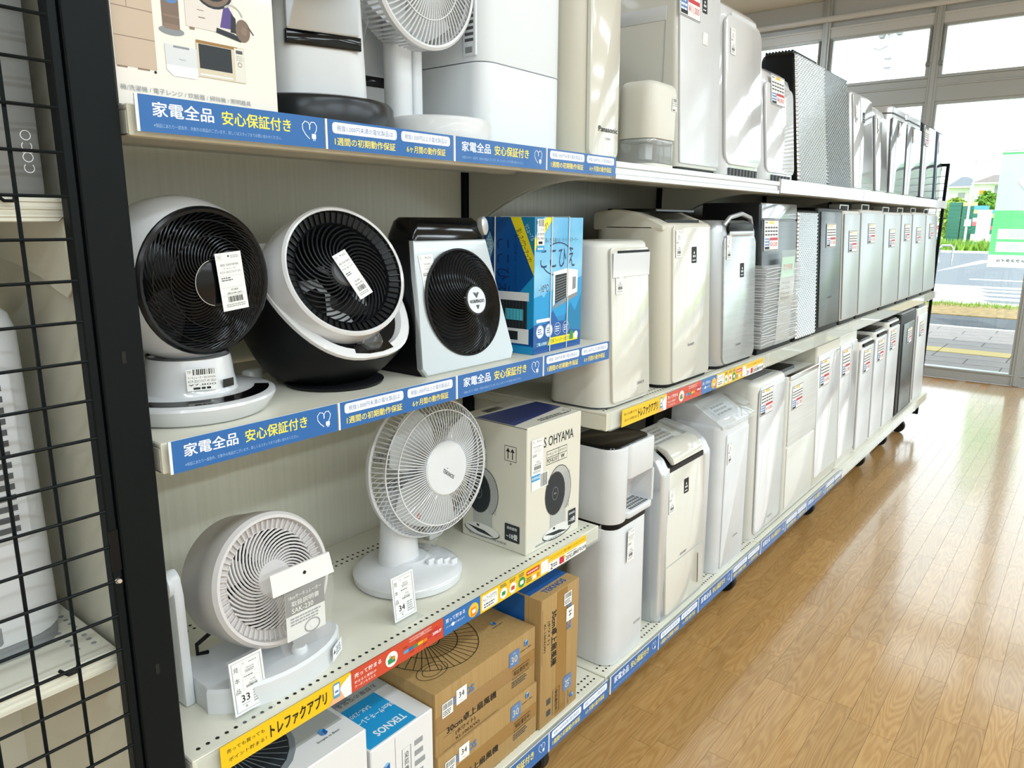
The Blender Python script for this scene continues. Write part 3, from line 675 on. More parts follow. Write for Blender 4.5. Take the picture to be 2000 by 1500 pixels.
def app_strip(x, y, zb, where, h_=.036, w4=True):
    """row of coloured app cards in the rail"""
    def card(nm, label, x0, w_, m):
        t = thing('app_card', label, 'shelf card', (x+x0, y, zb), group='coloured app cards on the shelf edges'); MB().box(0, w_-.0005, -.001, .0005, 0, h_).build('card', m, t, smooth=False); return t, Sheet((0, -.0011, 0), base=.0002)
    t, s = card('y', 'yellow app card with black katakana lettering on the '+where, 0, .198, 'app_yellow')
    s.text('売っても買っても', .008, h_*.70, h_*.17, 'ink', w=.052, align='l', bold=.004); s.text('ポイント貯まる！', .010, h_*.34, h_*.17, 'ink', w=.052, align='l', bold=.004)
    s.text('トレファクアプリ', .068, h_*.50, h_*.55, 'ink', w=.088, align='l', bold=.022)
    s.poly([(.160, 0), (.198, 0), (.198, h_*.95), (.183, h_*.7)], 'paper').poly([(.158, 0), (.186, 0), (.180, h_*.42), (.170, h_*.45)], 'skin').rr(.1665, h_*.22, .1785, h_*.90, .002, 'crate_blue' if 'crate_blue' in MATS else 'app_blue').rr(.168, h_*.36, .177, h_*.82, .001, 'sign_white')
    s.rect(.1695, h_*.46, .1755, h_*.56, 'label_blue')
    s.build('card_print', t)
    t, s = card('r', 'red app card with a rainbow points bar on the '+where, .198, .187, 'app_red')
    s.text('売って貯まる', .006, h_*.70, h_*.22, 'sign_white', w=.050, align='l', bold=.012); s.text('貯まると買取UP', .006, h_*.40, h_*.13, 'sign_white', w=.040, align='l', bold=.004); s.text('クーポンもらえる', .006, h_*.20, h_*.13, 'sign_white', w=.038, align='l', bold=.004)
    s.disc(.076, h_*.48, h_*.36, 'paper').poly([(.069, h_*.28), (.083, h_*.28), (.083, h_*.55), (.075, h_*.62), (.068, h_*.5)], 'app_green').rect(.077, h_*.42, .083, h_*.55, 'app_orange').disc(.073, h_*.62, h_*.07, 'skin')
    s.frame(.112, h_*.78, .160, h_*.92, .0006, 'sign_white'); s.text('ポイントに応じて買取額にプレゼント', .136, h_*.85, h_*.07, 'sign_white', w=.042, bold=0)
    for i, m in enumerate(('crate_blue', 'app_blue', 'app_green', 'app_yellow', 'app_orange', 'red_ink')):
        s.rect(.100+i*.010, h_*.34+i*.0002, .110+i*.010, h_*.50, m, True)
    s.k += 1; s.disc(.172, h_*.50, h_*.24, 'red_ink'); s.text('50%UP', .172, h_*.48, h_*.14, 'sign_white', bold=.02)
    for i in range(5): s.text('10%UP', .104+i*.0135, h_*(.24 if i % 2 else .64), h_*.07, 'ink', bold=.004)
    s.build('card_print', t)
    t, s = card('b', 'dark blue app card with a small round picture on the '+where, .385, .090, 'app_blue')
    s.text('買って貯まる', .005, h_*.72, h_*.22, 'sign_white', w=.046, align='l', bold=.012); s.text('1トレポ    円で使えます', .006, h_*.40, h_*.12, 'sign_white', w=.044, align='l', bold=.004); s.disc(.022, h_*.40, h_*.10, 'sign_white')
    s.disc(.072, h_*.48, h_*.38, 'app_yellow').poly([(.064, h_*.15), (.080, h_*.15), (.078, h_*.62), (.066, h_*.62)], 'app_orange').disc(.072, h_*.70, h_*.10, 'skin').rect(.069, h_*.3, .077, h_*.5, 'paper')
    s.build('card_print', t)
    if w4:
        t, s = card('y2', 'yellow app card with three round pictures on the '+where, .475, .197, 'app_yellow')
        s.rr(.004, h_*.10, .046, h_*.90, .002, 'paper'); s.text('トレファクアプリ', .025, h_*.66, h_*.30, 'ink', w=.036, bold=.01); s.bars(.009, h_*.16, .042, h_*.45, 2, 'ink_soft')
        for i, m in enumerate(('paper', 'paper', 'app_green')):
            s.disc(.062+i*.026, h_*.40, h_*.30, m); s.rect(.057+i*.026, h_*.28, .067+i*.026, h_*.50, ('app_green', 'app_red', 'paper')[i]); s.bars(.053+i*.026, h_*.74, .071+i*.026, h_*.95, 2, 'ink_soft')
        s.rr(.128, h_*.56, .168, h_*.84, .002, 'app_red'); s.bars(.131, h_*.64, .165, h_*.76, 1, 'sign_white'); s.bars(.128, h_*.14, .144, h_*.46, 3, 'ink_soft'); s.rr(.146, h_*.16, .158, h_*.40, .001, 'paper'); s.rr(.160, h_*.16, .168, h_*.40, .001, 'app_orange')
        s.rect(.172, h_*.12, .195, h_*.88, 'paper')
        s.build('card_print', t)
        t, s = card('w', 'white coupon card with a yellow band on the '+where, .672, .130, 'paper')
        s.rect(0, h_*.56, .1295, h_, 'app_yellow'); s.text('トレファクメンバー登録で最新クーポンをプレゼント！', .066, h_*.78, h_*.14, 'ink', w=.118, bold=.006)
        s.text('2', .010, h_*.26, h_*.34, 'ink', bold=.01); s.bars(.015, h_*.14, .030, h_*.40, 2, 'ink_soft'); s.rr(.036, h_*.08, .052, h_*.50, .001, 'red_ink').disc(.053, h_*.42, h_*.10, 'app_yellow')
        s.text('20%UP', .075, h_*.22, h_*.26, 'ink', bold=.004); s.text('300円OFF', .108, h_*.24, h_*.28, 'ink', bold=.004); s.bars(.060, h_*.42, .098, h_*.50, 1, 'ink_soft')
        s.build('card_print', t)
app_strip(.388, YF-.0100, ZL-.0275, 'perforated shelf', .0335)
app_strip(1.302, .752-.0100, Z2-.0365, 'edge below the cream purifiers', .0365)

# ================================================================ UNIT BEHIND THE WIRE MESH (left)
t = thing('wire_screen', 'black wire mesh screen with a square grid at the left edge', 'wire screen', (.300, .770, .05))
fr = MB(); fr.box(-.002, .0080, -.006, .010, 0, 1.85); fr.box(-.62, .0085, -.006, .010, 0, .012); fr.box(-.62, .0085, -.006, .010, 1.838, 1.85); fr.box(-.63, -.62, -.006, .010, 0, 1.85)
fr.build('frame', 'post_black', t, bev=(.0015, 1))
for i in range(1, 16): x = -.0423-.0388*(i-1); MB().tube([(x, 0, .01), (x, 0, 1.84)], .0019, 6).build('wire', 'post_black', t)
for i in range(46):
    z = 1.2285-.05+.039*(i-29)
    if .02 < z < 1.83: MB().tube([(-.62, -.004, z), (.004, -.004, z)], .0017, 6).build('wire', 'post_black', t)
sc = MB(); sc.lathe([(.0001, .0040), (.0022, .0036), (.0036, .002), (.004, 0), (.004, -.002)], 14); sc.xf(Matrix.Translation((.0032, -.0062, .789)) @ Matrix.Rotation(R(90), 4, 'X')); sc.build('screw', 'chrome', t)
MB().box(-.0015, .0075, -.0068, -.005, .80, .845).build('latch_plate', 'black', t, smooth=False)
t = thing('wide_post', 'wide matt black steel post between the mesh and the shelves', 'post', (.331, .770, .05))
MB().box(-.0220, .0210, -.009, .03, 0, 1.85).build('post', 'post_black', t, bev=(.0015, 1))
for z in (.672, 1.0225, 1.373): MB().box(-.0015, .0025, -.0094, -.006, z-.006, z+.006).build('slot', 'hole', t, smooth=False)
def rear_shelf(label, zs):
    t = thing('rear_shelf', label, 'shelf', (.306, .795, zs), group='shelves of the unit behind the mesh')
    MB().box(-.60, 0, .002, .36, -.006, 0).build('board', 'shelf_cream', t, bev=(.001, 1))
    lp = MB(); lp.prism([(-.60, 0), (.0, 0), (0, -.017), (-.006, -.023), (-.60, -.023)], 0, .004, 'y'); lp.build('rear_lip', 'shelf_cream', t, bev=(.001, 1))
    for a in (0, .007, .014): MB().box(-.60, -.001, -.0015, 0, -.004-a, -.0025-a).build('ridge', 'shelf_cream', t, smooth=False)
    hb = MB(); r = .003
    for x in (-.012, -.029):
        for i in range(20):
            y = .03+i*.0125
            hb._add([(x+r*math.cos(k*math.pi/4), y+r*math.sin(k*math.pi/4), .0004) for k in range(8)], [tuple(range(8))])
    hb.build('perforation', 'ink_light', t, smooth=False, kind='stuff')
    poly = [(.008, -.007), (.008, -.088), (.020, -.098), (.045, -.092), (.085, -.080), (.14, -.070), (.21, -.063), (.30, -.03), (.30, -.007)]
    MB().prism(poly, 0, .004, 'x').build('bracket', 'shelf_cream', t, bev=(.001, 1))
    hk = MB().tube([(-.060, -.004, .004), (-.052, -.006, -.004), (-.044, -.006, -.004), (-.042, -.004, .002)], .0018, 6); hk.build('hook', 'black', t)
rear_shelf('cream shelf under the grey box behind the mesh', 1.228)
rear_shelf('cream perforated shelf under the white dehumidifier behind the mesh', .747)
t = thing('side_board', 'cream side panel at the end of the unit behind the mesh', 'panel', (.317, .806, .05)); MB().box(0, .006, 0, .40, 0, 1.80).build('sheet', 'shelf_cream', t, smooth=False)
t = thing('backdrop_board', 'cream backdrop beyond the unit behind the mesh', 'panel', (-.30, 1.21, .05)); MB().box(0, .62, 0, .01, 0, 1.80).build('sheet', 'shelf_cream', t, smooth=False)
t = thing('grey_carton', 'dark grey glossy box with pale lettering behind the mesh', 'box', (.295, .803, 1.229))
mat('box_grey', '#858786', .25, coat=.3)
MB().box(-.30, 0, 0, .18, 0, .33).build('carton', 'box_grey', t, bev=(.004, 2))
s = Sheet((-.012, 0, .0)); [s.ell(.0, .0255+.0098*i, .0042, .0042, .0008, 'sign_white', *((135, 405), (0, 360), (135, 405), (0, 360))[i]) for i in range(4)]; s.line([(-.0042, .0395), (.0042, .0395)], .0008, 'sign_white'); s.build('lettering', t)
t = thing('dehumidifier', 'white dehumidifier with a vent grille behind the mesh', 'dehumidifier', (.16, .852, .748))
bm_ = MB(); body(bm_, -.13, .125, 0, .19, .018, .385, r=.045, rb=.03, e=.04, eb=.002, taper=.004); bm_.build('body', 'grey_white', t)
MB().loft([[(a, b, z) for a, b in rrect(-.128, .123, .004, .186, .043, .028)] for z in (0, .018)]).build('foot', 'grey_plastic', t)
MB().box(-.02, .06, -.001, .012, .020, .045).build('recess', 'grey_plastic', t, bev=(.004, 2))
g = MB(); plate(g, .048, .098, .13, .31, -.002, .006, r=.008); g.build('vent_panel', 'grey_white', t)
for i in range(14): MB().box(.054, .088, -.0028, -.001, .142+i*.0115, .148+i*.0115).build('vent_slot', 'ink_soft', t, smooth=False)

# ================================================================ PRODUCTS OF THE FIRST BAY
FRONT = Matrix.Rotation(R(90), 4, 'X')          # lathe axis +z -> facing the aisle (-y)
def pose(x, y, z, tilt=0, yaw=0): return Matrix.Translation((x, y, z)) @ Matrix.Rotation(R(yaw), 4, 'Z') @ Matrix.Rotation(R(-tilt), 4, 'X') @ FRONT
def part(name, m, parent, fn, mtx=None, bev=None, **k):
    mb = MB(); fn(mb)
    if mtx is not None: mb.xf(mtx)
    return mb.build(name, m, parent, bev, **k)
def ribs(mb, n, r0, r1, sweep, rad, z0=0, dome=0, power=1.0, seg=9, sides=5):
    for i in range(n):
        a = 2*math.pi*i/n; pts = []
        for k in range(seg+1):
            t = k/seg; r = r0+(r1-r0)*t; an = a+R(sweep)*t**power
            pts.append((r*math.cos(an), r*math.sin(an), z0+dome*(1-(r/r1)**2)))
        mb.tube(pts, rad, sides, caps=False)
def ring(mb, r0, r1, z0, z1, seg=56): mb.lathe([(r0, z0), (r1, z0), (r1, z1), (r0, z1), (r0, z0)], seg, False, False)
def blades(parent, m, n, r0, r1, mtx, twist=28, wid=46, z=0):
    for i in range(n):
        mb = MB(); secs = []
        for k in range(7):
            t = k/6; r = r0+(r1-r0)*t; a0 = 2*math.pi*i/n+R(14*t); row = []
            for j in range(6):
                q = j/5-.5; ww = R(wid)*(.75+.35*math.sin(math.pi*min(t*.9+.15, 1)))
                row.append((r*math.cos(a0+q*ww), r*math.sin(a0+q*ww), z+q*math.tan(R(twist))*r*.55))
            secs.append(row)
        v = [p for s_ in secs for p in s_]; f = [(a*6+b, a*6+b+1, (a+1)*6+b+1, (a+1)*6+b) for a in range(6) for b in range(5)]
        mb._add(v, f); mb.xf(mtx); mb.build('blade', m, parent)
def store_tag(parent, O, lines, price, w_=.030, h_=.066, rot=0, U=None, V=None, name='price_tag', base=.0012):
    U = U or (math.cos(R(rot)), 0, math.sin(R(rot))); V = V or (-math.sin(R(rot)), 0, math.cos(R(rot)))
    s = Sheet(O, U, V, base=base); h = h_
    s.rect(0, 0, w_, h, 'paper'); s.frame(w_*.06, h*.89, w_*.22, h*.96, h*.006, 'ink_light'); s.text('TF', w_*.14, h*.925, h*.035, 'ink_soft', bold=0); s.disc(w_*.50, h*.935, w_*.035, 'ink', n=10); s.bars(w_*.58, h*.90, w_*.95, h*.95, 2, 'ink_light')
    y = .79
    for i, tx in enumerate(lines): s.text(tx, w_*.5, h*y, h*(.040 if i == 0 else .034), 'ink_soft' if i else 'ink', w=min(w_*.8, h*.026*len(tx)*1.2), bold=.004); y -= .062
    s.frame(w_*.08, h*.40, w_*.94, h*.60, h*.004, 'ink_light'); s.bars(w_*.11, h*.51, w_*.55, h*.585, 2, 'ink_soft')
    s.text(price[0], w_*.55, h*.355, h*.042, 'ink', bold=.004); s.text(price[1], w_*.53, h*.295, h*.045, 'ink', w=w_*.58, bold=.004)
    s.line([(w_*.06, h*.262), (w_*.96, h*.262)], h*.004, 'ink_light'); s.barcode(w_*.24, h*.145, w_*.82, h*.245); s.bars(w_*.15, h*.055, w_*.90, h*.12, 2, 'ink_light')
    return s.build(name, parent, 'white printed price tag')
def barcode_label(parent, O, w_, h_, lines, U=(1, 0, 0), V=(0, 0, 1), name='sticker', base=.0008):
    s = Sheet(O, U, V, base=base); s.rect(0, 0, w_, h_, 'paper'); s.text('TF', w_*.10, h_*.86, h_*.12, 'ink_soft', bold=0); s.barcode(w_*.22, h_*.72, w_*.96, h_*.98); y = .60
    for tx in lines: s.text(tx, w_*.5, h_*y, h_*.11, 'ink', w=w_*.9, bold=.004); y -= .17
    s.bars(w_*.2, 0, w_*.8, h_*.2, 1, 'ink'); return s.build(name, parent, 'small white barcode sticker')

# ---------------------------------------------------------------- middle shelf: ball-shaped fan
mat('fan_black', '#07090c', .2, spec=.35); mat('fan_black_matt', '#14171b', .45, spec=.35)
t = thing('ball_fan', 'white ball-shaped circulator fan with a glossy black spiral face', 'fan', (.457, .872, ZM+.0002))
RB = .0985; fa = 61
part('head', 'white_gloss', t, lambda m: m.lathe([(RB*math.sin(R(a)), -RB*math.cos(R(a))) for a in (1, 8, 18, 30, 42, 54, 66, 78, 90, 100, 108, 114, 119)]+[(.084, .0465), (.082, .040)], 56, True, False), pose(0, 0, .163, -1, 5))
hd_m = pose(0, 0, .163, -1, 5)
part('face_rim', 'fan_black', t, lambda m: m.lathe([(.0865, .0462), (.0862, .0505), (.083, .0525), (.0795, .052), (.079, .030), (.084, .03)], 56, False, False), hd_m)
part('inner_bowl', 'black', t, lambda m: m.lathe([(.001, -.02), (.05, -.018), (.079, .01), (.080, .045)], 40, True, False), hd_m)
part('front_grille', 'fan_black', t, lambda m: (ribs(m, 46, .026, .083, -105, .0011, .050, .016, 1.25, 12, 5), ring(m, .052, .0532, .0600, .0612), ring(m, .070, .0711, .0545, .0556)), hd_m)
part('hub', 'fan_black', t, lambda m: m.lathe([(.027, .060), (.027, .0665), (.024, .0685), (.001, .0695)], 36, True, False), hd_m)
part('hub_ring', 'chrome', t, lambda m: ring(m, .0262, .0270, .0660, .0672), hd_m)
blades(t, 'fan_black', 5, .026, .074, hd_m, z=.022)
def colm(m):
    m.loft([[(a, b, z) for a, b in rrect(-q, q, -q*.98, q*.98, q*.97, q*.97, 8)] for z, q in ((.022, .0585), (.030, .0545), (.045, .0515), (.060, .0500), (.0705, .0485))])
part('column', 'white_gloss', t, colm); part('column_seam', 'dark_grey', t, lambda m: m.lathe([(.0470, .0706), (.0488, .0706), (.0488, .0724), (.047, .0724)], 40, False, False))
part('base', 'white_gloss', t, lambda m: m.lathe([(.085, 0), (.090, .003), (.0985, .016), (.1005, .0205), (.0995, .0235), (.094, .0255), (.070, .0270), (.060, .028)], 56))
def cres(m):
    o = []; 
    for i in range(25): a = R(205+i*5.4); o.append((.092*math.cos(a), .092*math.sin(a), .0262))
    for i in range(25): a = R(205+(24-i)*5.4); r = .075-.004*math.sin(math.pi*i/24); o.append((r*math.cos(a), r*math.sin(a), .0274))
    m._add(o, [(i, i+1, 48-i, 49-i) for i in range(24)])
part('touch_panel', 'black_gloss', t, cres)
s = Sheet((.012, -.0535, .034), (.97, .24, 0), (0, 0, 1)); s.rect(0, 0, .017, .010, 'black_gloss'); s.build('sensor_window', t)
barcode_label(t, (-.030, -.0465, .036), .034, .026, ['サーキュレーター IRIS OHYAMA', 'KCF-SDC151T-W 2021', '¥7,800'], U=(.93, -.36, 0), V=(0, 0, 1), base=.003)
store_tag(t, (.0085, -.070, .128), ['IRIS OHYAMA', 'サーキュレーター', 'KCF-SDC151T-W'], ('¥7,800', '(税込¥8,580)'), .033, .067, rot=5.5, base=.004)
# the plug of its cord lying behind it
t = thing('power_plug', 'white power plug lying behind the ball fan', 'plug', (.600, .965, ZM+.0005), rz=25)
part('plug_body', 'cable', t, lambda m: body(m, -.016, .016, -.010, .010, 0, .018, r=.006, rb=.006, e=.005, eb=.003))
part('prong', 'chrome', t, lambda m: m.box(.016, .028, -.0065, -.005, .007, .012)); part('prong', 'chrome', t, lambda m: m.box(.016, .028, .005, .0065, .007, .012))
part('cord', 'cable', t, lambda m: m.tube([(-.016, 0, .009), (-.030, .004, .006), (-.045, .015, .0035), (-.055, .03, .0035), (-.05, .05, .0035)], .0028, 6))

# ---------------------------------------------------------------- cradle fan
t = thing('cradle_fan', 'white and black circulator fan tilted up in a black cradle base', 'fan', (.674, .868, ZM+.0002))
TC = R(46); cn = Vector((0, -math.sin(TC), math.cos(TC))); ce = Vector((0, math.cos(TC), math.sin(TC))); cc = Vector((0, .002, .148)); KY = .140
def cring(d, kx, ky, N=56):
    out = []
    for i in range(N):
        a = 2*math.pi*i/N; c_ = math.cos(a); p = cc-cn*d+Vector((1, 0, 0))*(kx*math.copysign(abs(c_)**.75, c_))+ce*(ky*math.sin(a)); p.z = min(max(p.z, .0045), .200); p.y = min(p.y, .088); out.append(tuple(p))
    return out
cr = MB(); cr.loft([cring(d, .113*q, KY*q) for d, q in ((.003, 1), (.02, 1), (.045, .985), (.07, .95), (.095, .89), (.115, .82), (.135, .70), (.15, .56))])
cr.build('cradle', 'black', t)
cr = MB(); cr.loft([cring(.004, .112, KY-.001), cring(-.003, .1128, KY-.0005), cring(-.005, .110, KY-.003), cring(-.005, .099, KY-.014), cring(.004, .093, KY-.020)]); cr.build('cradle_rim', 'white_gloss', t)
part('foot', 'black_soft', t, lambda m: m.lathe([(.066, 0), (.070, .001), (.072, .005), (.070, .006)], 44))
cm = pose(-.012, .004, .139, 22, -8)
part('head', 'white_gloss', t, lambda m: m.lathe([(.001, -.070), (.045, -.068), (.075, -.050), (.090, -.020), (.0965, .010), (.0965, .030), (.0935, .060), (.0912, .0735), (.0880, .0765), (.0850, .075)], 64, True, False), cm)
part('face_ring', 'fan_black_matt', t, lambda m: m.lathe([(.0852, .0755), (.084, .0700), (.072, .0640), (.0705, .0660), (.0695, .062), (.069, .02), (.085, .02)], 64, False, False), cm)
def teeth(m):
    for i in range(56):
        a = 2*math.pi*i/56; c_, s_ = math.cos(a), math.sin(a); q = .0006
        v = [(r*c_-w*q*s_, r*s_+w*q*c_, z) for r, z in ((.0715, .0640), (.0845, .0702), (.0845, .0735), (.0715, .0672)) for w in (-1, 1)]
        m._add(v, [(0, 2, 3, 1), (2, 4, 5, 3), (4, 6, 7, 5), (6, 0, 1, 7), (0, 6, 4, 2), (1, 3, 5, 7)])
part('ring_teeth', 'fan_black', t, teeth, cm)
part('front_grille', 'fan_black_matt', t, lambda m: ribs(m, 34, .020, .071, -62, .0013, .060, .010, 1.2, 9, 5), cm)
part('hub', 'dark_grey', t, lambda m: m.lathe([(.0195, .06), (.0205, .070), (.018, .0725), (.001, .0730)], 32, True, False), cm)
part('inner_bowl', 'black', t, lambda m: m.lathe([(.001, -.03), (.05, -.03), (.069, .0), (.0695, .055)], 40, True, False), cm)
blades(t, 'fan_black', 5, .020, .065, cm, z=.02)
pn = Sheet(cc+cn*.005-ce*(KY-.006), (1, 0, 0), ce); pn.poly([(-.034, .004), (-.012, .0), (.012, .0), (.034, .004), (.030, .017), (-.030, .017)], 'black_gloss'); pn.rr(-.014, .005, .014, .012, .002, 'charcoal'); pn.build('control_panel', t)
part('clear_knob', 'clear_plastic', t, lambda m: (m.lathe([(.020, 0), (.020, .008), (.017, .011), (.001, .011)], 28)), Matrix.Translation(cc+cn*.002-ce*(KY-.030)) @ Matrix.Rotation(TC, 4, 'X'))
tmx = cm @ Matrix.Translation((-.016, .014, .0755)) @ Matrix.Rotation(R(24), 4, 'Z')
store_tag(t, tmx @ Vector((0, -.062, 0)), ['IRIS OHYAMA', 'サーキュレーター', 'PCF-BC15T'], ('¥5,800', '(税込¥6,380)'), .024, .068, U=(tmx.to_3x3() @ Vector((1, 0, 0))), V=(tmx.to_3x3() @ Vector((0, 1, 0))), base=.001)

# ---------------------------------------------------------------- silver heater fan
t = thing('heater_fan', 'silver and black slanted heater fan with a round spiral grille', 'fan', (.886, .786, ZM+.0002))
part('body', 'black', t, lambda m: m.loft([[(a, b, z) for a, b in rrect(-x+.002, x-.002, y0+.004, y1, .008, .03)] for z, x, y0, y1 in ((0, .108, .006, .125), (.012, .112, .004, .13), (.10, .104, .022, .135), (.20, .086, .046, .125), (.203, .085, .047, .124))]))
part('top_cap', 'black_gloss', t, lambda m: m.loft([[(a, b, z) for a, b in rrect(-x, x, y0, y1, .012, .03)] for z, x, y0, y1 in ((.2035, .083, .042, .120), (.210, .0825, .0435, .119), (.232, .077, .050, .112), (.238, .072, .056, .106))]))
def fplate(m):
    q = lambda t_: (.1125-.0285*t_, .042*t_)
    A = []; 
    for sgn, ts in ((-1, [1, .92, .6, .3, .06, 0]), (1, [0, .06, .3, .6, .92, 1])):
        for t_ in ts:
            x, y = q(t_); ins = .010*(1-min(t_, .06)/.06) if t_ < .06 else 0
            bow = .004*math.sin(math.pi*t_)
            A.append((sgn*(x-ins-bow*0), y, .203*t_))
    m.loft([[(x, y+.010, z) for x, y, z in A], [(x, y+.001, z) for x, y, z in A], [(x*.985, y-.001, .003+z*.972) for x, y, z in A]])
part('front_plate', 'plate_silver', t, fplate, bev=None)
gm = pose(.004, .0205, .1045, 11.5, 0)
part('grille_well', 'black', t, lambda m: m.lathe([(.0865, .0005), (.0868, .0035), (.0835, .0042), (.0825, .001), (.001, .0008)], 56, True, False), gm)
part('front_grille', 'fan_black', t, lambda m: ribs(m, 44, .022, .083, -78, .00125, .0035, .022, 1.25, 11, 5), gm)
part('hub', 'black_gloss', t, lambda m: m.lathe([(.025, .018), (.0255, .025), (.0235, .0275), (.001, .0278)], 36, True, False), gm)
part('badge', 'silver_light', t, lambda m: m.lathe([(.0212, .0272), (.021, .0290), (.001, .0292)], 36, True, False), gm)
gu, gv = (gm.to_3x3() @ Vector((1, 0, 0))), (gm.to_3x3() @ Vector((0, 1, 0)))
s = Sheet(gm @ Vector((0, 0, .0293)), gu, gv); s.text('VORNADO', 0, -.002, .0052, 'dark_grey', w=.034, bold=.02)
s.poly([(-.007, .012), (-.002, .012), (0, .0085), (0, .003)], 'dark_grey').poly([(.007, .012), (.002, .012), (0, .0085), (0, .003)], 'dark_grey').poly([(-.004, -.008), (.004, -.008), (0, -.015)], 'dark_grey'); s.build('logo', t)
part('knob', 'silver_light', t, lambda m: m.lathe([(.010, 0), (.0115, .004), (.0115, .010), (.009, .0125), (.001, .013)], 28), pose(.078, .050, .224, 8, 12) @ Matrix.Diagonal((.82, 1.35, 1, 1)))
store_tag(t, (-.078, .0250, .116), ['Vornado', 'ヒーターファン', 'OMNI-JP'], ('¥3,800', '(税込¥4,180)'), .031, .066, rot=3, base=.002, U=(1, 0, .05), V=(-.05, .20, .98))

# ---------------------------------------------------------------- blue cooler carton with strings
t = thing('blue_carton', 'blue cooler carton with a yellow corner band tied with white string', 'carton', (1.041, .778, ZM+.0002), rz=1.5)
W_, D_, H_ = .157, .112, .240
part('carton', 'box_blue', t, lambda m: m.box(0, W_, 0, D_, 0, H_), bev=(.0008, 1))
s = Sheet((0, 0, 0))
s.rect(0, H_*.42, W_, H_, 'box_blue_light').poly([(0, H_*.42), (W_, H_*.55), (W_, H_*.30), (0, H_*.22)], 'tek_blue').rect(0, 0, W_, H_*.22, 'box_blue_deep').poly([(.09, H_*.16), (.118, H_*.36), (.135, H_*.28), (W_, H_*.42), (W_, H_*.12)], 'box_teal').poly([(.01, .02), (.06, .075), (.10, .03)], 'tek_deep')

s.poly([(0, H_*.76), (.058, H_), (.035, H_), (0, H_*.84)], 'box_yellow').poly([(0, H_*.86), (.028, H_), (0, H_)], 'box_teal'); s.text('アップ！', .026, H_*.905, .010, 'ink', rot=40, bold=.012)
s.text('選んで持ち運べる！パーソナルクーラー', .086, H_*.835, .0085, 'ink_soft', w=.108, bold=.002)
s.text('ここひえ', .074, H_*.705, .036, 'navy', w=.112, bold=0); s.ell(.075, H_*.69, .048, .030, .0022, 'navy', 25, 125); s.ell(.072, H_*.70, .050, .030, .0022, 'navy', 205, 300)
s.poly([(.012, H_*.485), (.030, H_*.555), (.048, H_*.485), (.030, H_*.415)], 'box_blue_light'); s.frame(.017, H_*.47, .043, H_*.5, .0006, 'sign_white'); s.text('-10℃', .030, H_*.485, .013, 'navy', w=.030, bold=.012)
s.poly([(.066, H_*.36), (.104, H_*.40), (.104, H_*.585), (.066, H_*.575)], 'print_dark'); s.poly([(.060, H_*.34), (.066, H_*.36), (.066, H_*.575), (.104, H_*.585), (.104, H_*.62), (.060, H_*.60)], 'sign_white').poly([(.104, H_*.40), (.142, H_*.43), (.142, H_*.60), (.104, H_*.62)], 'sign_white').poly([(.124, H_*.45), (.136, H_*.46), (.136, H_*.55), (.124, H_*.55)], 'print_grey').poly([(.060, H_*.32), (.142, H_*.40), (.142, H_*.43), (.104, H_*.40), (.060, H_*.34)], 'print_grey')
for i in range(9): s.line([(.068, H_*(.38+.021*i)), (.103, H_*(.41+.0195*i))], .0011, 'print_grey')
for i in range(4): s.disc(.020+i*.028, H_*.165, .012, 'sign_white' if i < 2 else 'tek_deep'); s.ell(.020+i*.028, H_*.165, .011, .011, .0006, 'sign_white' if i > 1 else 'tek_blue'); s.bars(.013+i*.028, H_*.14, .027+i*.028, H_*.19, 3, 'tek_deep' if i < 2 else 'sign_white')
s.rect(.008, H_*.235, .050, H_*.26, 'sign_white'); s.poly([(.010, H_*.055), (.040, H_*.055), (.046, H_*.085), (.010, H_*.085)], 'box_teal').poly([(.044, H_*.05), (.146, H_*.05), (.146, H_*.105), (.050, H_*.105)], 'box_yellow'); s.text('交換フィルター2個付き', .086, H_*.078, .008, 'ink', w=.066, bold=.004); s.text('ご購入特典！', .026, H_*.07, .006, 'sign_white', bold=.004)
s.rect(.118, H_*.06, .130, H_*.13, 'app_green').disc(.140, H_*.09, .007, 'sign_white')
s.build('front_print', t)
barcode_label(t, (.006, -.0006, H_*.80), .022, .045, ['ここひえ', '未使用', '¥2,980'], name='price_sticker'); s = Sheet((.006, -.001, H_*.755)); s.rect(0, 0, .022, .010, 'tek_blue'); s.bars(.002, .002, .02, .008, 1, 'sign_white'); s.build('blue_sticker', t)
s = Sheet((0, D_, 0), (0, -1, 0), (0, 0, 1))
s.rect(0, 0, D_, H_, 'box_blue_deep').poly([(.02, .05), (D_, .14), (D_, .05), (.02, .0)], 'tek_blue').rect(0, 0, D_, H_*.06, 'tek_blue')
s.poly([(.060, H_), (.083, H_), (D_, H_*.72), (D_, H_*.58)], 'box_yellow').poly([(.083, H_), (D_, H_), (D_, H_*.78), (D_, H_*.72)], 'box_teal'); s.text('涼しさパワーアップ！', .090, H_*.80, .012, 'ink', w=.062, rot=-66, bold=.012); s.text('リニューアル', .102, H_*.89, .008, 'sign_white', w=.03, rot=-60, bold=.006)
s.text('ここひえ', .045, H_*.64, .030, 'navy', w=.098, rot=-90, bold=.006); s.text('選んで持ち運べる！パーソナルクーラー', .072, H_*.66, .0075, 'navy', w=.105, rot=-90, bold=.002)
s.poly([(-.0, H_*.80), (.014, H_*.90), (.024, H_*.80), (.014, H_*.68), (0, H_*.70)], 'box_blue_light'); s.text('-10℃', .013, H_*.80, .011, 'sign_white', w=.03, rot=-90, bold=.012); s.disc(.012, H_*.60, .010, 'label_blue')
s.rect(.030, .045, .098, .095, 'print_dark'); s.rect(.026, .095, .102, .110, 'sign_white'); s.rect(.026, .018, .102, .045, 'sign_white'); s.rect(.040, .024, .078, .040, 'print_dark'); s.rect(.050, .060, .090, .080, 'cyan_glow_print')
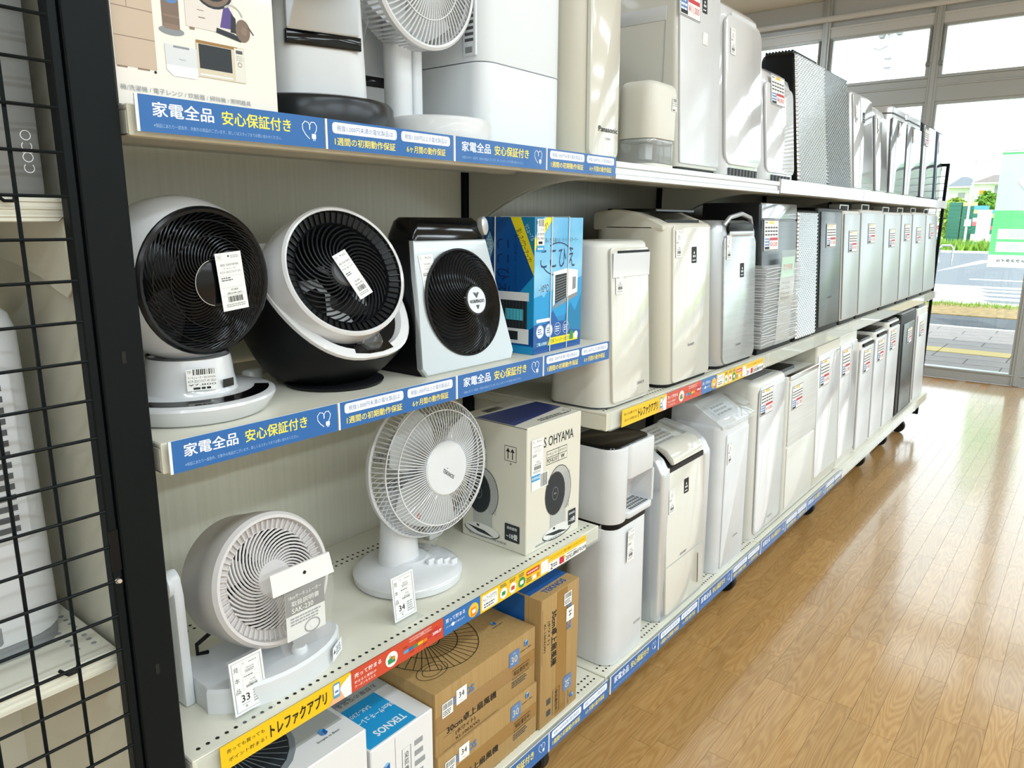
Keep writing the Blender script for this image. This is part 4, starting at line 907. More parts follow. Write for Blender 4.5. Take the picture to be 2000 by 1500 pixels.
for i in range(10): s.line([(.031+i*.0072, .046), (.031+i*.0072, .094)], .0008, 'ink_soft')
s.build('side_print', t)
for x_ in (.050, .106): part('string', 'cable', t, lambda m: m.tube([(x_, -.0016, 0.001), (x_+.002, -.0016, H_+.001), (x_+.002, D_+.0016, H_+.001)], .0011, 6))
part('string', 'cable', t, lambda m: m.tube([(-.0016, D_*.78, 0.001), (-.0016, D_*.76, H_+.001)], .0011, 6))

# ---------------------------------------------------------------- perforated shelf: display circulator, desk fan, carton
mat('greige', '#d6d1cf', .42); mat('greige_dark', '#cfc8c5', .45)
t = thing('display_circulator', 'off-white round circulator fan on a yoke with spiral grille', 'fan', (.522, .880, ZL+.0002))
for sg, x_, kz_ in ((-1, -.117, 1), (1, .094, .80)):
    part('yoke_arm', 'white', t, lambda m: m.prism([(a_, b_*kz_) for a_, b_ in ((-.022, 0), (.030, 0), (.026, .02), (.020, .155), (.013, .180), (0, .188), (-.012, .180), (-.018, .155), (-.021, .02))], x_, x_+.014, 'x'), bev=(.004, 2))
part('pivot_cap', 'white', t, lambda m: m.lathe([(.017, -.002), (.017, .004), (.014, .006), (.001, .006)], 24), Matrix.Translation((-.117, 0, .168)) @ Matrix.Rotation(R(-90), 4, 'Y'))
s = Sheet((-.1235, .013, .150), (0, -1, 0), (0, 0, 1), base=.0016); s.rect(0, 0, .024, .036, 'paper'); s.barcode(.003, .022, .021, .034); s.bars(.003, .003, .021, .020, 3, 'ink_soft'); s.build('sticker', t)
def bpl(m):
    q = [(-.103, .035), (-.103, -.045)]+[(.0+.112*math.cos(R(a)), -.030+.070*math.sin(R(a))) for a in range(200, 341, 10)]+[(.103, -.045), (.103, .035)]
    m.loft([[(x, y, 0) for x, y in q], [(x, y, .030) for x, y in q], [(x*.975, y*.965, .034) for x, y in q]])
part('base', 'white', t, bpl)
part('dial', 'white', t, lambda m: (m.lathe([(.011, 0), (.011, .006), (.009, .009), (.001, .009)], 24), m.box(-.006, .006, .004, .030, 0, .007)), Matrix.Translation((.025, -.070, .034)) @ Matrix.Rotation(R(-25), 4, 'Z'), bev=None)
s = Sheet((.062, -.0925, .006), (.86, .50, 0), (0, 0, 1), base=.002); s.rect(0, 0, .034, .022, 'sign_white'); s.frame(.001, .001, .033, .021, .0005, 'ink_light'); s.poly([(.003, .010), (.010, .010), (.0065, .017)], 'ink'); s.bars(.012, .004, .031, .018, 4, 'ink_soft'); s.build('warning_label', t)
hm = pose(.002, .002, .133, 14, 2) @ Matrix.Scale(.875, 4)
part('head', 'greige', t, lambda m: m.lathe([(.001, -.060), (.050, -.058), (.088, -.045), (.098, -.034), (.100, -.006), (.1005, -.002), (.1015, .022), (.1035, .026), (.1045, .052), (.1035, .064), (.0985, .070), (.094, .070), (.0925, .066), (.092, .060)], 64, True, False), hm)
part('face_ring', 'greige_dark', t, lambda m: m.lathe([(.0922, .0655), (.0905, .0600), (.0785, .0570), (.0765, .0590), (.0755, .0560), (.075, .015), (.091, .02)], 64, False, False), hm)
def teeth2(m):
    for i in range(60):
        a = 2*math.pi*i/60; c_, s_ = math.cos(a), math.sin(a); q = .0009
        v = [(r*c_-w*q*s_, r*s_+w*q*c_, z) for r, z in ((.0775, .0575), (.0918, .0602), (.0918, .0650), (.0775, .0610)) for w in (-1, 1)]
        m._add(v, [(0, 2, 3, 1), (2, 4, 5, 3), (4, 6, 7, 5), (6, 0, 1, 7), (0, 6, 4, 2), (1, 3, 5, 7)])
part('ring_teeth', 'greige', t, teeth2, hm)
part('front_grille', 'greige', t, lambda m: ribs(m, 40, .026, .077, -70, .0017, .058, .009, 1.1, 9, 6), hm)
part('hub', 'greige', t, lambda m: m.lathe([(.0285, .058), (.0288, .067), (.027, .0685), (.001, .0690)], 40, True, False), hm)
part('inner_bowl', 'print_dark', t, lambda m: m.lathe([(.001, -.04), (.055, -.038), (.074, -.01), (.0752, .05)], 40, True, False), hm)
blades(t, 'greige_dark', 5, .026, .070, hm, z=.018)
part('cord', 'black', t, lambda m: m.tube([(-.05, .03, .058), (-.07, .03, .05), (-.075, .02, .042), (-.06, .02, .038)], .003, 6))
# bag with a header card hanging over its face
t = thing('manual_bag', 'clear plastic bag with a white header card hanging on the fan face', 'bag', (.540, .782, .640))
part('header_card', 'paper', t, lambda m: m.prism([(-.047, .092), (-.050, .124), (.043, .124), (.050, .092)], -.0015, .0015, 'y'), smooth=False)
part('rivet', 'ink', t, lambda m: m.lathe([(.0025, 0), (.0025, .001), (.001, .0015)], 12), pose(.002, -.0012, .110))
def bagm(m):
    for sgn in (1,):
        P_ = []
        for j in range(9):
            for i in range(7):
                u_ = i/6-.5; v_ = j/8; P_.append((u_*(.092-.012*v_)+.002*math.sin(7*v_+i), -.004-.006*math.sin(math.pi*(u_+.5))*math.sin(math.pi*v_)+.0015*math.sin(5*i+3*j), .092-.086*v_))
        m._add(P_, [(j*7+i, j*7+i+1, (j+1)*7+i+1, (j+1)*7+i) for j in range(8) for i in range(6)])
part('bag', 'bag_plastic', t, bagm)
mat('leaflet_grey', '#8c8b8a', .5)
part('leaflet', 'paper', t, lambda m: m.box(-.028, .034, .0015, .0028, .018, .090), smooth=False)
s = Sheet((-.028, .0015, .018)); s.rect(0, .036, .062, .072, 'leaflet_grey'); s.text('18cmサーキュレーター', .031, .062, .006, 'paper', w=.052, bold=.004); s.text('取扱説明書', .031, .052, .0075, 'paper', w=.044, bold=.008); s.text('SAK-230', .026, .042, .007, 'paper', w=.034, bold=.01); s.bars(.006, .020, .056, .033, 3, 'ink_light'); s.ell(.040, .010, .012, .009, .002, 'ink_light'); s.disc(.040, .010, .003, 'sign_white'); s.build('leaflet_print', t)

def stand_tag(label, loc, num, rz=0):
    t = thing('sample_tag', label, 'tag', loc, rz, group='sample tags standing on the perforated shelf')
    MB().prism([(0, 0), (.003, .0008), (.010, .078), (.0085, .078)], 0, .050, 'x').build('acrylic_sheet', 'clear_plastic', t, smooth=False)
    MB().box(0, .050, -.016, .003, -.0002, .0012).build('acrylic_foot', 'clear_plastic', t, smooth=False)
    ln = math.sin(math.atan(.0085/.078))
    s = Sheet((.0015, 0, .003), (1, 0, 0), (0, .108, .994), base=.0006); w_, h_ = .047, .073
    s.rect(0, 0, w_, h_, 'paper'); s.frame(.003, .003, w_-.003, h_-.003, .0006, 'navy'); s.frame(.004, .004, w_-.004, h_-.004, .0003, 'ink_soft')
    for i, ch in enumerate('見本品'): s.text(ch, .0085, .060-.0145*i, .0068, 'ink', bold=.004)
    s.rect(.015, .030, .041, .067, 'paper'); s.frame(.0155, .0305, .0405, .0665, .0003, 'ink_light'); s.text('TF', .019, .0645, .0022, 'ink', bold=0); s.bars(.027, .063, .039, .0655, 1, 'ink_light'); s.text('TEKNOS', .028, .0575, .0022, 'ink', bold=.004); s.bars(.021, .0515, .036, .0555, 2, 'ink_soft'); s.frame(.017, .043, .039, .050, .0003, 'ink_light'); s.bars(.018, .0455, .035, .0480, 1, 'ink_soft')
    s.text('¥2,980', .030, .0395, .0022, 'ink', bold=.004); s.text('(税込¥3,278)', .029, .0360, .0022, 'ink', bold=.004); s.barcode(.020, .0315, .036, .0345)
    s.text(num, .017, .0195, .0095, 'ink', bold=.010); s.bars(.011, .011, .024, .0125, 1, 'ink_light'); s.text('III', .017, .008, .003, 'ink', bold=.004); s.bars(.028, .008, .042, .026, 5, 'ink_light')
    s.build('tag_print', t); return t
stand_tag('white sample tag on a clear stand before the round circulator', (.4315, .789, ZL+.0004), '33')
stand_tag('white sample tag on a clear stand before the desk fan', (.7150, .800, ZL+.0004), '34')

t = thing('desk_fan', 'white desk fan with a round wire guard and low round base', 'fan', (.848, .908, ZL+.0002))
part('base', 'white_gloss', t, lambda m: m.lathe([(.092, 0), (.0965, .003), (.0975, .014), (.094, .019), (.082, .024), (.060, .029), (.040, .033), (.034, .038)], 56))
part('neck', 'white_gloss', t, lambda m: m.loft([[(x*k+ox, y*k*.85+oy, z) for x, y in rrect(-1, 1, -1, 1, .95, .95, 6)] for z, k, ox, oy in ((.026, .040, -.010, .012), (.06, .036, -.009, .013), (.12, .034, -.004, .016), (.165, .035, .004, .022))]))
for i, (bx_, by_) in enumerate(((.012, -.045), (.026, -.052), (.041, -.056), (.052, -.063))):
    part('speed_button', 'white_gloss', t, lambda m: body(m, bx_-.0075, bx_+.0075, by_-.004, by_+.004, .028-.003*i, .0405-.0030*i, r=.002, rb=.002, e=.002, eb=0))
s = Sheet((.062, -.060, .0285), (1, .15, 0), (0, .96, .28), base=.001); s.text('KI-1003(W)', 0, 0, .003, 'ink_light', bold=0); s.build('model_name', t)
dm = pose(.036, -.016, .203, 5, -3)
part('motor_housing', 'white', t, lambda m: m.lathe([(.001, -.085), (.030, -.083), (.042, -.070), (.046, -.040), (.046, -.012), (.040, -.006)], 32), dm)
s = Sheet((-.022, .060, .205), (.55, -.83, 0), (0, 0, 1), base=.004); s.rect(0, 0, .028, .022, 'paper'); s.barcode(.008, .012, .027, .021); s.bars(.002, .002, .026, .011, 3, 'ink'); s.build('sticker', t)
RC = .1265
def guard(m, front=True):
    n = 92 if front else 66
    for i in range(n):
        a = 2*math.pi*i/n; pts = []
        for r, z in (((.046, .050), (.075, .049), (.100, .043), (.116, .030), (.1245, .012), (RC, .002)) if front else ((.046, -.010), (.075, -.013), (.100, -.012), (.116, -.008), (.124, -.003), (RC, 0))):
            an = a+(0 if front else R(10)*(r/RC)); pts.append((r*math.cos(an), r*math.sin(an), z))
        m.tube(pts, .00100, 4, caps=False)
part('front_guard', 'white_gloss', t, lambda m: (guard(m), [ring(m, r-.0009, r+.0009, z-.0009, z+.0009, 64) for r, z in ((.100, .0432), (.1162, .0302))]), dm)
part('rear_guard', 'white', t, lambda m: (guard(m, False), ring(m, .085, .087, -.014, -.012, 48)), dm)
part('guard_rim', 'white_gloss', t, lambda m: m.lathe([(RC-.002, -.006), (RC+.0025, -.005), (RC+.003, .003), (RC+.001, .005), (RC-.002, .004)], 72, False, False), dm)
part('badge_disc', 'white', t, lambda m: m.lathe([(.047, .047), (.0475, .0515), (.045, .0535), (.001, .0540)], 44, True, False), dm)
du, dv = dm.to_3x3() @ Vector((1, 0, 0)), dm.to_3x3() @ Vector((0, 1, 0))
s = Sheet(dm @ Vector((0, 0, .0541)), du, dv); s.text('TEKNOS', .001, -.010, .0065, 'ink', w=.030, rot=-38, bold=.012); s.build('logo', t)
mat('blade_white', '#c9cccc', .25, coat=.4)
blades(t, 'blade_white', 3, .022, .108, dm, twist=24, wid=88, z=.016)
part('spinner', 'white', t, lambda m: m.lathe([(.024, .0), (.024, .030), (.018, .036), (.001, .038)], 28), dm)
s = Sheet(dm @ Vector((-.052, -.075, .030)), du, dv); s.text('危', 0, 0, .010, 'red_ink', bold=.012, rot=-20); s.build('warning_mark', t)
t = thing('bundled_cord', 'white bundled power cord behind the desk fan', 'cord', (1.005, .990, ZL+.0005))
part('cord', 'cable', t, lambda m: [m.tube([(.018*math.cos(R(a))*k+.0, .008*math.sin(R(a))*k+.002*q, .018+.014*math.sin(R(a+30))*k) for a in range(0, 361, 30)], .0030, 6) for q, k in ((-2, 1.0), (0, .85), (2, 1.05))])
part('plug', 'cable', t, lambda m: body(m, -.03, -.006, -.012, .006, 0, .014, r=.004, rb=.004, e=.004, eb=.002))

# circulator carton
t = thing('circulator_carton', 'off-white circulator carton printed with grey fans and blue tape on top', 'carton', (1.041, .789, ZL+.0002), rz=-1.0)
W_, D_, H_ = .176, .165, .252
part('carton', 'carton_iris', t, lambda m: m.box(0, W_, 0, D_, 0, H_), bev=(.0015, 1))
part('lid_seam', 'print_line', t, lambda m: (m.box(-.0006, .0005, .0, D_, H_-.0022, H_-.0012)), smooth=False)
s = Sheet((0, 0, H_), (1, 0, 0), (0, 1, 0)); s.poly([(0, .030), (W_, .050), (W_, .115), (0, .125)], 'tape_navy'); s.bars(.06, .012, .16, .026, 2, 'ink'); s.barcode(.04, .13, .09, .15); s.ell(.160, .025, .008, .008, .0012, 'ink'); s.build('top_print', t)
def fan_print(s, cx, cz, sc):
    E_ = lambda x, z, rx, rz_, m: s.disc(cx+x*sc, cz+z*sc, rx*sc, m, rz_*sc)
    E_(.06, .02, .46, .60, 'print_line'); E_(.06, .02, .44, .58, 'print_mid')
    s.poly([(cx-.25*sc, cz-.42*sc), (cx+.32*sc, cz-.42*sc), (cx+.34*sc, cz-.88*sc), (cx-.25*sc, cz-.88*sc)], 'print_mid')
    for i in range(6): s.line([(cx+(.24+.04*i)*sc, cz-.45*sc), (cx+(.24+.04*i)*sc, cz+.42*sc)], .010*sc, 'print_grey')
    E_(-.08, 0, .37, .50, 'print_line'); E_(-.08, 0, .35, .48, 'print_dark'); E_(-.08, 0, .11, .15, 'print_grey'); E_(-.08, 0, .10, .14, 'print_dark'); s.text('IRIS', cx-.08*sc, cz, .04*sc, 'print_mid', bold=0)
    E_(.02, -.92, .54, .16, 'print_line'); E_(.02, -.90, .52, .15, 'carton_white'); s.poly([(cx-.46*sc, cz-.86*sc), (cx-.1*sc, cz-.97*sc), (cx+.40*sc, cz-1.0*sc), (cx+.1*sc, cz-.90*sc)], 'print_dark')
    s.poly([(cx-.14*sc, cz-.78*sc), (cx-.06*sc, cz-.79*sc), (cx-.06*sc, cz-.84*sc), (cx-.14*sc, cz-.83*sc)], 'print_dark')
s = Sheet((0, 0, 0)); s.text('IRIS OHYAMA', .090, H_*.845, .020, 'print_dark', w=.118, bold=.010)
s.frame(.060, H_*.66, .128, H_*.765, .0012, 'ink'); s.line([(.060, H_*.715), (.128, H_*.715)], .001, 'ink'); s.line([(.100, H_*.66), (.100, H_*.765)], .001, 'ink'); s.text('サーキュレーター', .079, H_*.74, .0055, 'ink', w=.034, bold=.006); s.text('ホワイト', .114, H_*.74, .005, 'ink', bold=.006); s.text('PCF-SC15T', .080, H_*.688, .008, 'ink', w=.034, bold=.012); s.text('W', .114, H_*.688, .008, 'ink', bold=.012)
fan_print(s, .098, H_*.40, .090)
s.rr(.137, .018, .163, .050, .002, 'print_dark'); s.text('~18畳', .150, .028, .009, 'sign_white', w=.021, bold=.012); s.text('適用畳数', .150, .042, .005, 'sign_white', bold=.006); s.bars(.03, .006, .13, .012, 1, 'ink_light')
s.build('front_print', t)
store_tag(t, (.012, -.0005, H_*.62), ['IRIS OHYAMA', 'サーキュレーター', 'PCF-SC15T'], ('¥3,280', '(税込¥3,608)'), .036, .070)
s = Sheet((.014, -.0006, H_*.50)); s.rect(0, 0, .052, .030, 'paper'); s.rect(0, .018, .026, .030, 'tek_blue'); s.text('未使用品', .013, .024, .006, 'sign_white', bold=.008); s.barcode(.028, .002, .050, .028); s.build('sticker', t)
s = Sheet((0, D_, 0), (0, -1, 0), (0, 0, 1)); s.text('IRIS OHYAMA', .026, H_*.80, .016, 'print_dark', w=.075, bold=.012)
s.frame(.004, H_*.60, .066, H_*.72, .001, 'ink'); s.line([(.004, H_*.665), (.066, H_*.665)], .0008, 'ink'); s.text('ホワイト', .052, H_*.695, .005, 'ink', bold=.006); s.text('W', .052, H_*.635, .009, 'ink', bold=.012); s.frame(.004, H_*.50, .066, H_*.575, .001, 'ink'); s.text('01003', .048, H_*.53, .007, 'ink', bold=.008)
s.frame(.112, H_*.72, .140, H_*.835, .0012, 'ink')
for a in (.120, .131): s.line([(a, H_*.735), (a, H_*.79)], .002, 'ink'); s.poly([(a-.005, H_*.79), (a+.005, H_*.79), (a, H_*.82)], 'ink')
s.text('A', .127, H_*.70, .005, 'ink', bold=.012)
fan_print(s, .052, H_*.40, .086); s.rr(.113, .020, .150, .055, .002, 'print_dark'); s.text('~18畳', .131, .031, .011, 'sign_white', w=.028, bold=.012); s.text('適用畳数', .131, .047, .006, 'sign_white', bold=.006); s.bars(.02, .007, .145, .014, 1, 'ink_light')
s.build('side_print', t)

# ---------------------------------------------------------------- bottom shelf: cartons
def simple_logo(s, u, v, h, rot=0, m='ink'):
    c_, d_ = math.cos(R(rot)), math.sin(R(rot)); T = lambda a, b: (u+a*c_-b*d_, v+a*d_+b*c_)
    s.poly([T(-h*.45, h*.2), T(0, 0), T(0, h*.8), T(-h*.45, h*1.0)], 'label_blue').poly([T(0, 0), T(h*.45, h*.25), T(h*.45, h*1.05), T(0, h*.8)], 'tek_deep').poly([T(-h*.45, h*1.0), T(0, h*.8), T(h*.45, h*1.05), T(0, h*1.25)], 'box_blue_light')
    s.text('Simple is Best', *T(0, -h*.45), h*.42, m, w=h*3.0, rot=rot, bold=.006)
def kraft(label, loc, W_, D_, H_, upright=False, rz=0):
    t = thing('fan_carton', label, 'carton', loc, rz, group='brown desk fan cartons')
    part('carton', 'card_brown', t, lambda m: m.box(0, W_, 0, D_, 0, H_), bev=(.002, 2))
    if not upright:
        part('tape', 'card_tape', t, lambda m: (m.box(.0015, W_-.0015, -.0004, 0, H_*.36, H_*.62),), smooth=False)
        part('flap_seam', 'print_line', t, lambda m: m.box(.002, W_-.002, -.0003, 0, H_*.355, H_*.362), smooth=False)
    else:
        part('tape', 'card_tape', t, lambda m: m.box(W_*.40, W_*.66, -.0004, 0, .0015, H_-.0015), smooth=False)
        part('flap_seam', 'print_line', t, lambda m: m.box(W_*.66, W_*.667, -.0003, 0, .002, H_-.002), smooth=False)
    T = (lambda a, b: (a, b)) if not upright else (lambda a, b: (b*W_/.115, H_-a*H_/.262))
    s = Sheet((0, -.0005, 0)); r0 = 0 if not upright else -90
    L_ = .262 if not upright else .262
    s.text('30cm卓上扇風機', *T(.090, .038), .0145 if not upright else .0185, 'ink', w=.128 if not upright else .118, rot=r0, bold=.016)
    s.text('(ホワイト)', *T(.072, .0215), .0095, 'ink', w=.050, rot=r0, bold=.008); s.text('KI-1003(W)', *T(.078, .0095), .0078, 'ink', w=.060, rot=r0, bold=.004)
    if not upright: s.line([(.018, .003), (.160, .003)], .0006, 'print_line'); s.line([(.018, .029), (.045, .029)], .0006, 'print_line')
    else: s.line([T(.02, .003), T(.13, .003)], .0006, 'print_line')
    a, b = T(.205, .082); s.rr(a-.0145, b-.0155, a+.0145, b+.0155, .003, 'label_blue'); s.text('30', a, b-.002, .014, 'card_light', rot=r0, bold=.010); s.text('羽根径', a+(.0 if r0 == 0 else .011), b+(.010 if r0 == 0 else 0), .003, 'card_light', rot=r0, bold=0)
    simple_logo(s, *T(.240, .090), .011, r0, 'ink')
    a, b = T(.222, .048)
    if not upright: s.frame(a-.022, b-.008, a+.028, b+.010, .0010, 'ink'); s.text('保証書在中', a+.003, b+.002, .010, 'ink', w=.044, bold=.006); s.bars(a-.024, b-.026, a+.022, b-.012, 3, 'print_line')
    else: s.frame(a-.012, b-.030, a+.010, b+.025, .0010, 'ink'); s.text('保証書在中', a, b-.002, .0095, 'ink', w=.046, rot=-90, bold=.006); s.bars(a-.032, b-.03, a-.018, b+.02, 2, 'print_line')
    a, b = T(.048, .084); s.text('TEKNOS', *T(.062, .084), .013, 'label_blue', w=.065, rot=r0, bold=.02)
    a, b = T(.028, .078)
    s.rect(a-.013, b-.012, a+.013, b+.014, 'paper'); s.barcode(a-.011, b+.002, a+.011, b+.012); s.bars(a-.011, b-.010, a+.011, b, 3, 'ink')
    a, b = T(.062, .086); s.rect(a-.013, b-.014, a+.013, b+.014, 'paper'); s.text('34', a, b+.002, .0105, 'ink', rot=r0, bold=.01); s.bars(a-.005, b-.010, a+.005, b-.008, 1, 'ink_light')
    s.build('front_print', t); return t
kraft('lower brown fan carton of the stacked pair', (.752, .745, ZB+.0004), .272, .33, .1085)
tc_ = kraft('upper brown fan carton of the stacked pair', (.750, .748, ZB+.1095), .270, .33, .1175)
s = Sheet((0, 0, .1175), (1, 0, 0), (0, 1, 0)); c0 = (.105, .135)
for i in range(44):
    a = R(i*360/44); s.line([(c0[0]+.028*math.cos(a), c0[1]+.032*math.sin(a)), (c0[0]+.095*math.cos(a), c0[1]+.11*math.sin(a))], .0011, 'ink')
for r in (.030, .060, .095): s.ell(c0[0], c0[1], r, r*1.15, .0013, 'ink', n=40)
s.ell(.045, .050, .032, .020, .001, 'ink'); s.ell(.045, .050, .020, .013, .001, 'ink'); simple_logo(s, .225, .060, .010); s.text('TEKNOS', .20, .20, .02, 'label_blue', bold=.02); s.build('top_print', tc_)
te = kraft('brown fan carton standing upright beside the stacked pair', (1.0275, .740, ZB+.0004), .128, .33, .276, True)
s = Sheet((0, 0, .276), (1, 0, 0), (0, 1, 0)); s.rect(.002, .03, .126, .16, 'tek_deep'); s.text('30cm', .06, .07, .024, 'label_blue', rot=0, bold=.02); s.text('TEKNOS', .065, .018, .013, 'tek_deep', bold=.02); s.build('top_print', te)
s = Sheet((0, .33, 0), (0, -1, 0), (0, 0, 1)); s.rect(0, 0, .29, .274, 'tek_deep'); s.text('30', .2, .20, .05, 'label_blue', bold=.01); s.build('side_print', te)
# white cartons
t = thing('white_carton', 'white fan carton with a cube logo at the bottom left', 'carton', (.372, .752, ZB+.0004)); W_, D_, H_ = .240, .28, .246
part('carton', 'carton_ridge', t, lambda m: m.box(0, W_, 0, D_, 0, H_), bev=(.0015, 1))
s = Sheet((0, 0, 0)); simple_logo(s, .205, .180, .017); s.poly([(.10, .14), (.150, .14), (.150, .196), (.10, .196)], 'tek_blue'); s.text('羽根径', .125, .183, .008, 'sign_white', bold=.008); s.text('18', .125, .160, .022, 'sign_white', bold=.008)
s.build('front_print', t)
s = Sheet((0, 0, H_), (1, 0, 0), (0, 1, 0)); s.rect(0, .045, .232, D_-.002, 'print_mid'); s.disc(.095, .115, .078, 'print_grey', .100); s.disc(.095, .115, .070, 'print_dark', .090)
for i in range(36): a = R(10*i); s.line([(.095+.018*math.cos(a), .115+.022*math.sin(a)), (.095+.068*math.cos(a+.5), .115+.088*math.sin(a+.5))], .0014, 'print_grey')
s.disc(.095, .115, .018, 'print_grey', .022); simple_logo(s, .195, .035, .013); s.build('top_print', t)
t = thing('blue_banded_carton', 'white fan carton with a bright blue printed lid beside the brown cartons', 'carton', (.6165, .750, ZB+.0004)); W_, D_, H_ = .130, .30, .205
part('carton', 'carton_ridge', t, lambda m: m.box(0, W_, 0, D_, 0, H_), bev=(.0015, 1))
s = Sheet((0, 0, H_), (1, 0, 0), (0, 1, 0)); s.rect(.002, .004, .098, .105, 'tek_blue'); s.rect(.002, .105, .128, .28, 'print_mid'); s.rect(.002, .12, .06, .28, 'print_grey')
s.text('TEKNOS', .060, .024, .014, 'sign_white', w=.060, rot=180, bold=.02); s.text('18cmサーキュレーター', .052, .060, .013, 'sign_white', w=.090, rot=180, bold=.012); s.text('SAK-230', .050, .082, .009, 'sign_white', w=.040, rot=180, bold=.006)
s.text('お部屋の空気を循環', .060, .118, .011, 'ink', w=.105, rot=180, bold=.006); s.text('冷暖房の効率UP!', .060, .136, .011, 'ink', w=.095, rot=180, bold=.006)
for i in range(3): s.rr(.030+i*.030, .150, .055+i*.030, .172, .003, 'tek_deep'); s.bars(.034+i*.03, .155, .051+i*.03, .167, 2, 'box_blue_light')
s.build('top_print', t)
s = Sheet((0, 0, 0)); s.frame(.062, .095, .080, .170, .001, 'ink_soft'); s.text('保証書在中', .071, .132, .009, 'ink_soft', w=.062, rot=-90, bold=.004); s.bars(.088, .10, .112, .175, 4, 'ink_light'); simple_logo(s, .030, .150, .014); s.line([(.048, .02), (.048, .200)], .0008, 'ink_light'); s.build('front_print', t)

# ================================================================ TOP SHELF, FIRST BAY
t = thing('poster', 'printed poster board showing a fridge, washer, vacuum and microwave', 'poster', (.3585, .774, ZT+.0004))
part('board', 'paper_print', t, lambda m: m.box(0, .1795, 0, .004, 0, .46), smooth=False)
s = Sheet((-.3585, 0, -1.3184)); mat('micro_beige', '#d8cdb6', .5); mat('washer_print', '#e2dad3', .5)
s.rect(.3595, 1.354, .3995, 1.56, 'beige_print')
for z_ in (1.381, 1.4075): s.rect(.3595, z_, .3995, z_+.0008, 'beige_dark')
s.rect(.3740, 1.408, .3746, 1.56, 'beige_dark').rect(.360, 1.3525, .370, 1.354, 'beige_dark').rect(.380, 1.3525, .392, 1.354, 'beige_dark').disc(.3975, 1.3522, .0014, 'ink', n=12)
s.poly([(.409, 1.396), (.427, 1.396), (.428, 1.50), (.409, 1.50)], 'bronze_print').rect(.410, 1.4075, .427, 1.4095, 'beige_dark').disc(.4185, 1.4255, .008, 'label_blue', .005).disc(.418, 1.3945, .0133, 'print_grey', .0042).rect(.4105, 1.396, .4265, 1.401, 'beige_dark')
s.rect(.434, 1.4025, .489, 1.54, 'washer_print').disc(.466, 1.446, .0235, 'print_dark', .0215).disc(.466, 1.446, .021, 'bronze_print', .019).disc(.466, 1.449, .019, 'print_dark', .017).rect(.4375, 1.400, .443, 1.4025, 'beige_dark'); s.line([(.447, 1.4205), (.4545, 1.4205)], .0007, 'beige_dark').line([(.448, 1.4135), (.4555, 1.4135)], .0010, 'beige_dark')
s.poly([(.477, 1.427), (.483, 1.430), (.488, 1.423), (.486, 1.408), (.472, 1.408)], 'purple').poly([(.486, 1.424), (.491, 1.420), (.491, 1.405), (.484, 1.405)], 'print_dark').poly([(.468, 1.407), (.488, 1.404), (.498, 1.400), (.496, 1.397), (.467, 1.402)], 'print_dark').disc(.499, 1.409, .0088, 'bronze_print', .0115).disc(.5005, 1.409, .0035, 'beige_dark', .0045)
s.ell(.487, 1.418, .013, .014, .0016, 'print_mid', 20, 130).line([(.506, 1.414), (.512, 1.407)], .0011, 'print_dark')
s.poly([(.409, 1.3815), (.444, 1.3815), (.4445, 1.357), (.440, 1.3515), (.416, 1.3515), (.4095, 1.357)], 'grey_white').poly([(.4095, 1.362), (.4445, 1.362), (.4445, 1.357), (.440, 1.3515), (.416, 1.3515), (.4095, 1.357)], 'sign_white').rect(.418, 1.379, .435, 1.381, 'print_grey'); s.text('Panasonic', .427, 1.3685, .0014, 'ink_soft', w=.007, bold=0)
s.rect(.443, 1.355, .4985, 1.391, 'micro_beige').rect(.443, 1.388, .4905, 1.391, 'card_tape').rect(.4455, 1.3635, .4830, 1.3875, 'print_dark').rect(.4865, 1.356, .4980, 1.390, 'ivory').rect(.4885, 1.3845, .4965, 1.388, 'ink_soft').disc(.4925, 1.3735, .0026, 'beige_dark').disc(.4925, 1.3735, .0018, 'ivory'); s.bars(.4885, 1.377, .4965, 1.383, 3, 'print_mid'); s.rect(.4455, 1.357, .483, 1.3585, 'sign_white')
s.text('機/洗濯機 / 電子レンジ / 炊飯器 / 掃除機 / 照明器具', .432, 1.3345, .0052, 'ink_light', w=.142, bold=0)
s.build('poster_print', t)

# wrapped tower fan with a dark base
t = thing('wrapped_tower_fan', 'white tower fan in a clear bag on a dark grey round base', 'fan', (.672, .884, ZT+.0002))
part('base', 'charcoal', t, lambda m: m.lathe([(.104, 0), (.108, .003), (.109, .012), (.109, .038), (.106, .043), (.100, .045), (.05, .047)], 56))
TY = Matrix.Rotation(R(-20), 4, 'Z')
part('body', 'white', t, lambda m: m.loft([[(a, b, z) for a, b in rrect(-x, x, -.055, .055, .035, .035, 6)] for z, x in ((.046, .068), (.10, .066), (.24, .060), (.45, .056))]), TY)
part('front_panel', 'silver_paint', t, lambda m: plate(m, -.048, .048, .125, .44, -.0585, .006, r=.003), TY)
part('display_band', 'black_gloss', t, lambda m: plate(m, -.050, .050, .108, .1245, -.0592, .006, r=.001), TY)
part('nozzle', 'black', t, lambda m: (m.lathe([(.045, 0), (.052, .004), (.054, .012), (.054, .10)], 36), [ring(m, .054, .0565, .012+.010*i, .016+.010*i, 36) for i in range(8)]), Matrix.Translation((-.035, -.075, .1765)))
def wrapm(m):
    secs = []
    for j in range(15):
        z = .047+.028*j; row = []
        for i in range(37):
            a = R(-42)+R(242)*i/36; rr_ = .068+.005*math.sin(3*a+.9*j)+.004*math.sin(7*a-1.7*j)+.003*math.sin(11*a+2.3*j)
            row.append((rr_*math.cos(a)*1.06, rr_*math.sin(a)*.98+.004, z))
        secs.append(row)
    m.loft(secs, False, False, closed=False)
part('plastic_bag', 'bag_plastic', t, wrapm)
